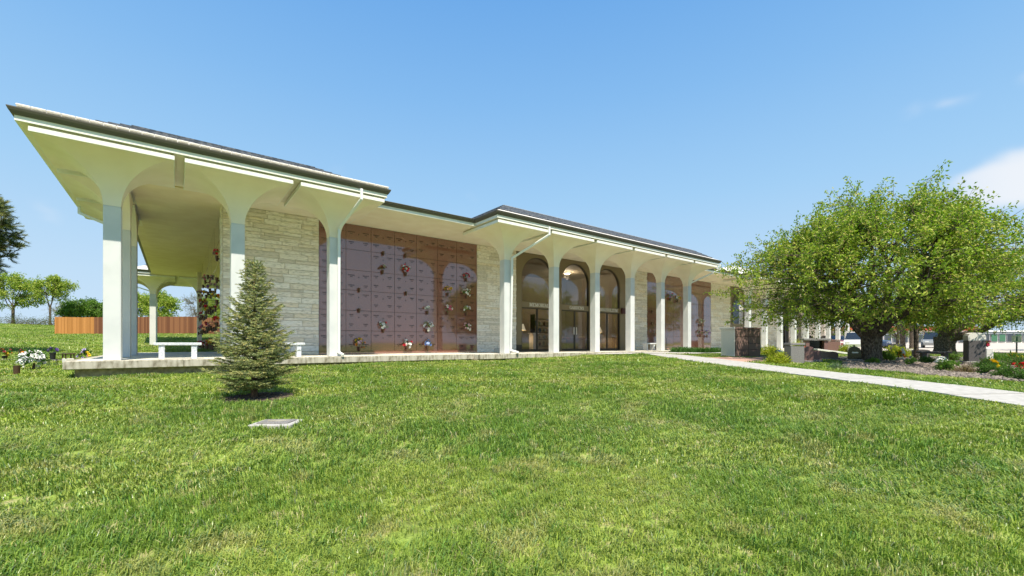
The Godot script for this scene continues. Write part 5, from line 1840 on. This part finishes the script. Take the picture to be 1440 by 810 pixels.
func tuft(n: int, rad: float, h0: float, h1: float, w: float, seedv: int) -> ArrayMesh:
	rng.seed = seedv
	var b := MB.new()
	b.use_col = true
	for i in n:
		var a := rf(0, TAU)
		var p := Vector3(cos(a), 0, sin(a)) * rad * sqrt(rng.randf())
		var az := rf(0, TAU)
		var h := rf(h0, h1)
		var bend := Vector3(cos(az), 0, sin(az)) * h * rf(0.1, 1.25)
		var s := Vector3(cos(az + 1.57), 0, sin(az + 1.57)) * w * rf(0.35, 0.65)
		var m := p + bend * 0.35 + Vector3(0, h * 0.62, 0)
		var tip := p + bend + Vector3(0, h * rf(0.55, 1.0), 0)
		var sh := rf(0.62, 1.3)
		b.col = Color(sh, sh * rf(0.94, 1.04), sh * rf(0.6, 1.4))
		var kind := rng.randf()
		if kind < 0.10:
			b.col = Color(1.9, 1.25, 4.2) * rf(0.8, 1.2)      # a dead, straw-coloured blade
		elif kind < 0.30:
			b.col = Color(1.35, 1.2, 2.2) * rf(0.8, 1.25)     # a pale blade
		elif kind < 0.45:
			b.col = Color(0.5, 0.66, 0.9) * rf(0.8, 1.2)      # a dark, bluish blade
		p.y -= 0.012
		b.quad(p - s, m - s * 0.8, m + s * 0.8, p + s)
		b.tri(m - s * 0.8, tip, m + s * 0.8)
	return b.done()

func grass_free(x: float, z: float) -> bool:
	if z > 14.62 and z < 27.2 and x > -2.05 and x < 60.0:
		return false
	if x > 9.4 and z > 14.25 and x < 60.0 and z < 27.2:
		return false
	if x > 15.8 and z > 12.4 and x < 35.0 and z < 15.0:
		return false
	if on_walk(x, z, 0.0):
		return false
	var p := Vector2(x, z)
	if Geometry2D.is_point_in_polygon(p, gravel_poly) or Geometry2D.is_point_in_polygon(p, pink_poly) or Geometry2D.is_point_in_polygon(p, mulch_poly):
		return false
	var q := (p - Vector2(1.12, 6.82)).rotated(0.62)
	if absf(q.x) < 0.29 and absf(q.y) < 0.25:
		return false
	return true

func build_lawn() -> void:
	var patch := FastNoiseLite.new()
	patch.seed = 3
	patch.frequency = 0.32
	patch.fractal_octaves = 4
	var dry := FastNoiseLite.new()
	dry.seed = 8
	dry.frequency = 0.9
	dry.fractal_octaves = 3
	var fwd := Vector2(sin(0.655), cos(0.655))
	var right := Vector2(fwd.y, -fwd.x)
	# rings of decreasing density: [near, far, tufts per m2, blades, radius, h0, h1, width]
	var rings := [[1.6, 5.0, 560.0, 15, 0.05, 0.03, 0.085, 0.0065], [5.0, 9.0, 300.0, 16, 0.065, 0.03, 0.085, 0.009], [9.0, 16.0, 120.0, 20, 0.11, 0.03, 0.085, 0.014], [16.0, 34.0, 34.0, 26, 0.2, 0.03, 0.08, 0.022], [1.6, 13.0, 4.0, 30, 0.09, 0.05, 0.105, 0.009], [34.0, 80.0, 6.5, 36, 0.5, 0.03, 0.075, 0.035]]
	for ri in rings.size():
		var R: Array = rings[ri]
		for variant in 3:
			var tm := tuft(R[3], R[4], R[5], R[6], R[7], 1000 + ri * 10 + variant)
			rng.seed = 2000 + ri * 10 + variant
			var half := 1.30                       # a lawn wider than the view on both sides
			var area: float = half * (R[1] * R[1] - R[0] * R[0])
			var n := int(area * R[2] / 3.0)
			var tr := []
			var cl := PackedColorArray()
			for i in n:
				var r := sqrt(rf(R[0] * R[0], R[1] * R[1]))
				var a := rf(-half, half)
				var d := fwd * cos(a) + right * sin(a)
				var p := d * r
				if not grass_free(p.x, p.y) or (ri == 5 and p.x > 12.0):
					continue
				var pn := patch.get_noise_2d(p.x, p.y)
				var dn := dry.get_noise_2d(p.x, p.y)
				var base := Color(0.24, 0.355, 0.06).lerp(Color(0.38, 0.445, 0.09), clampf(0.5 + pn * 1.3, 0.0, 1.0))
				if dn > 0.22:
					base = base.lerp(Color(0.46, 0.43, 0.16), clampf((dn - 0.22) * 2.6, 0.0, 0.75))
				if rng.randf() < 0.06:
					base = Color(0.52, 0.47, 0.22)
				if ri == 4:
					if pn > 0.12:
						continue
					base = Color(0.17, 0.30, 0.05)          # coarse clumps of a darker grass
				var s := rf(0.75, 1.25)
				cl.append(Color(base.r * s, base.g * s, base.b * s))
				var hh := rf(0.7, 1.2) * (1.0 + 0.55 * clampf(-pn * 2.0, -0.4, 1.0))
				var lane := sin((p.x * 0.61 + p.y * 0.79 + 0.35 * patch.get_noise_2d(p.y * 0.6, p.x * 0.6)) * TAU / 2.3)
				var roll := Basis(Vector3(0.61, 0, -0.79).normalized(), 0.2 * clampf(lane * 2.5, -1.0, 1.0))
				tr.append(Transform3D(roll * Basis(Vector3.UP, rf(0, TAU)).scaled(Vector3(1.0, hh, 1.0)), on(p.x, p.y, 0.0)))
			var mm := MultiMesh.new()
			mm.transform_format = MultiMesh.TRANSFORM_3D
			mm.use_colors = true
			mm.mesh = tm
			mm.instance_count = tr.size()
			for i in tr.size():
				mm.set_instance_transform(i, tr[i])
				mm.set_instance_color(i, cl[i])
			var o := MultiMeshInstance3D.new()
			o.name = numbered("lawn_grass")
			o.multimesh = mm
			o.material_override = mats.blade
			o.set_meta("kind", "stuff")
			o.set_meta("label", "mown green lawn grass with straw-coloured blades")
			o.set_meta("category", "grass")
			add_child(o)

func big_trees() -> void:
	var spring := [Color(0.35, 0.43, 0.05), Color(0.26, 0.36, 0.04), Color(0.46, 0.50, 0.08), Color(0.19, 0.28, 0.03), Color(0.50, 0.45, 0.11)]
	broadleaf("shade_tree", "large spreading shade tree with a thick forked trunk in the garden", on(21.9, 5.1), {"h": 1.0, "r": 0.33, "cone": 0.30, "lump": 0.13, "top_lean": Vector3(0.5, 0, 0.4), "c": Vector3(-0.1, 3.75, -0.1), "e": Vector3(5.1, 3.75, 5.1), "limbs": 9, "branches": 620, "twigs": 7, "leaves": 17, "ls": 0.115, "seed": 51, "low": 1.85, "tw": 0.9, "cols": spring})
	broadleaf("shade_tree", "second shade tree with a dark twin trunk at the right", on(38.5, 5.3), {"h": 1.1, "r": 0.5, "c": Vector3(1.2, 3.9, 2.0), "e": Vector3(6.6, 2.6, 6.2), "limbs": 8, "branches": 560, "twigs": 7, "leaves": 15, "ls": 0.12, "seed": 52, "low": 1.7, "tw": 1.0, "cols": spring})
	broadleaf("shade_tree", "shade tree beside the walk, out in the lawn to the right", on(38.0, -7.0), {"h": 1.4, "r": 0.35, "c": Vector3(0, 5.0, 0), "e": Vector3(4.6, 3.6, 4.6), "limbs": 7, "branches": 200, "twigs": 6, "leaves": 12, "ls": 0.16, "seed": 53, "low": 1.8, "tw": 1.0, "cols": spring})
	broadleaf("shade_tree", "shade tree farther out in the lawn, beside the drive", on(56.0, -3.5), {"h": 1.4, "r": 0.4, "c": Vector3(0, 5.0, 0), "e": Vector3(6.0, 4.0, 6.0), "limbs": 7, "branches": 200, "twigs": 6, "leaves": 12, "ls": 0.2, "seed": 54, "low": 1.6, "tw": 1.2, "cols": spring})

func _ready() -> void:
	setup_view()
	solve_terrain()
	make_materials()
	build_ground()
	build_mausoleum()
	big_trees()
	spruce()
	pine()
	far_things()
	fence()
	garden()
	bench("pale marble bench between the first two columns of the left gallery", V(0.06, 0, 15.25), 0.0)
	bench("pale marble bench half hidden behind the young spruce", V(2.75, 0, 15.25), 0.0)
	bench("pale marble bench in front of the limestone wall right of the entrance", V(22.9, 0, 16.1), 0.0)
	left_graves()
	lawn_marker()
	wall_flowers()
	build_lawn()
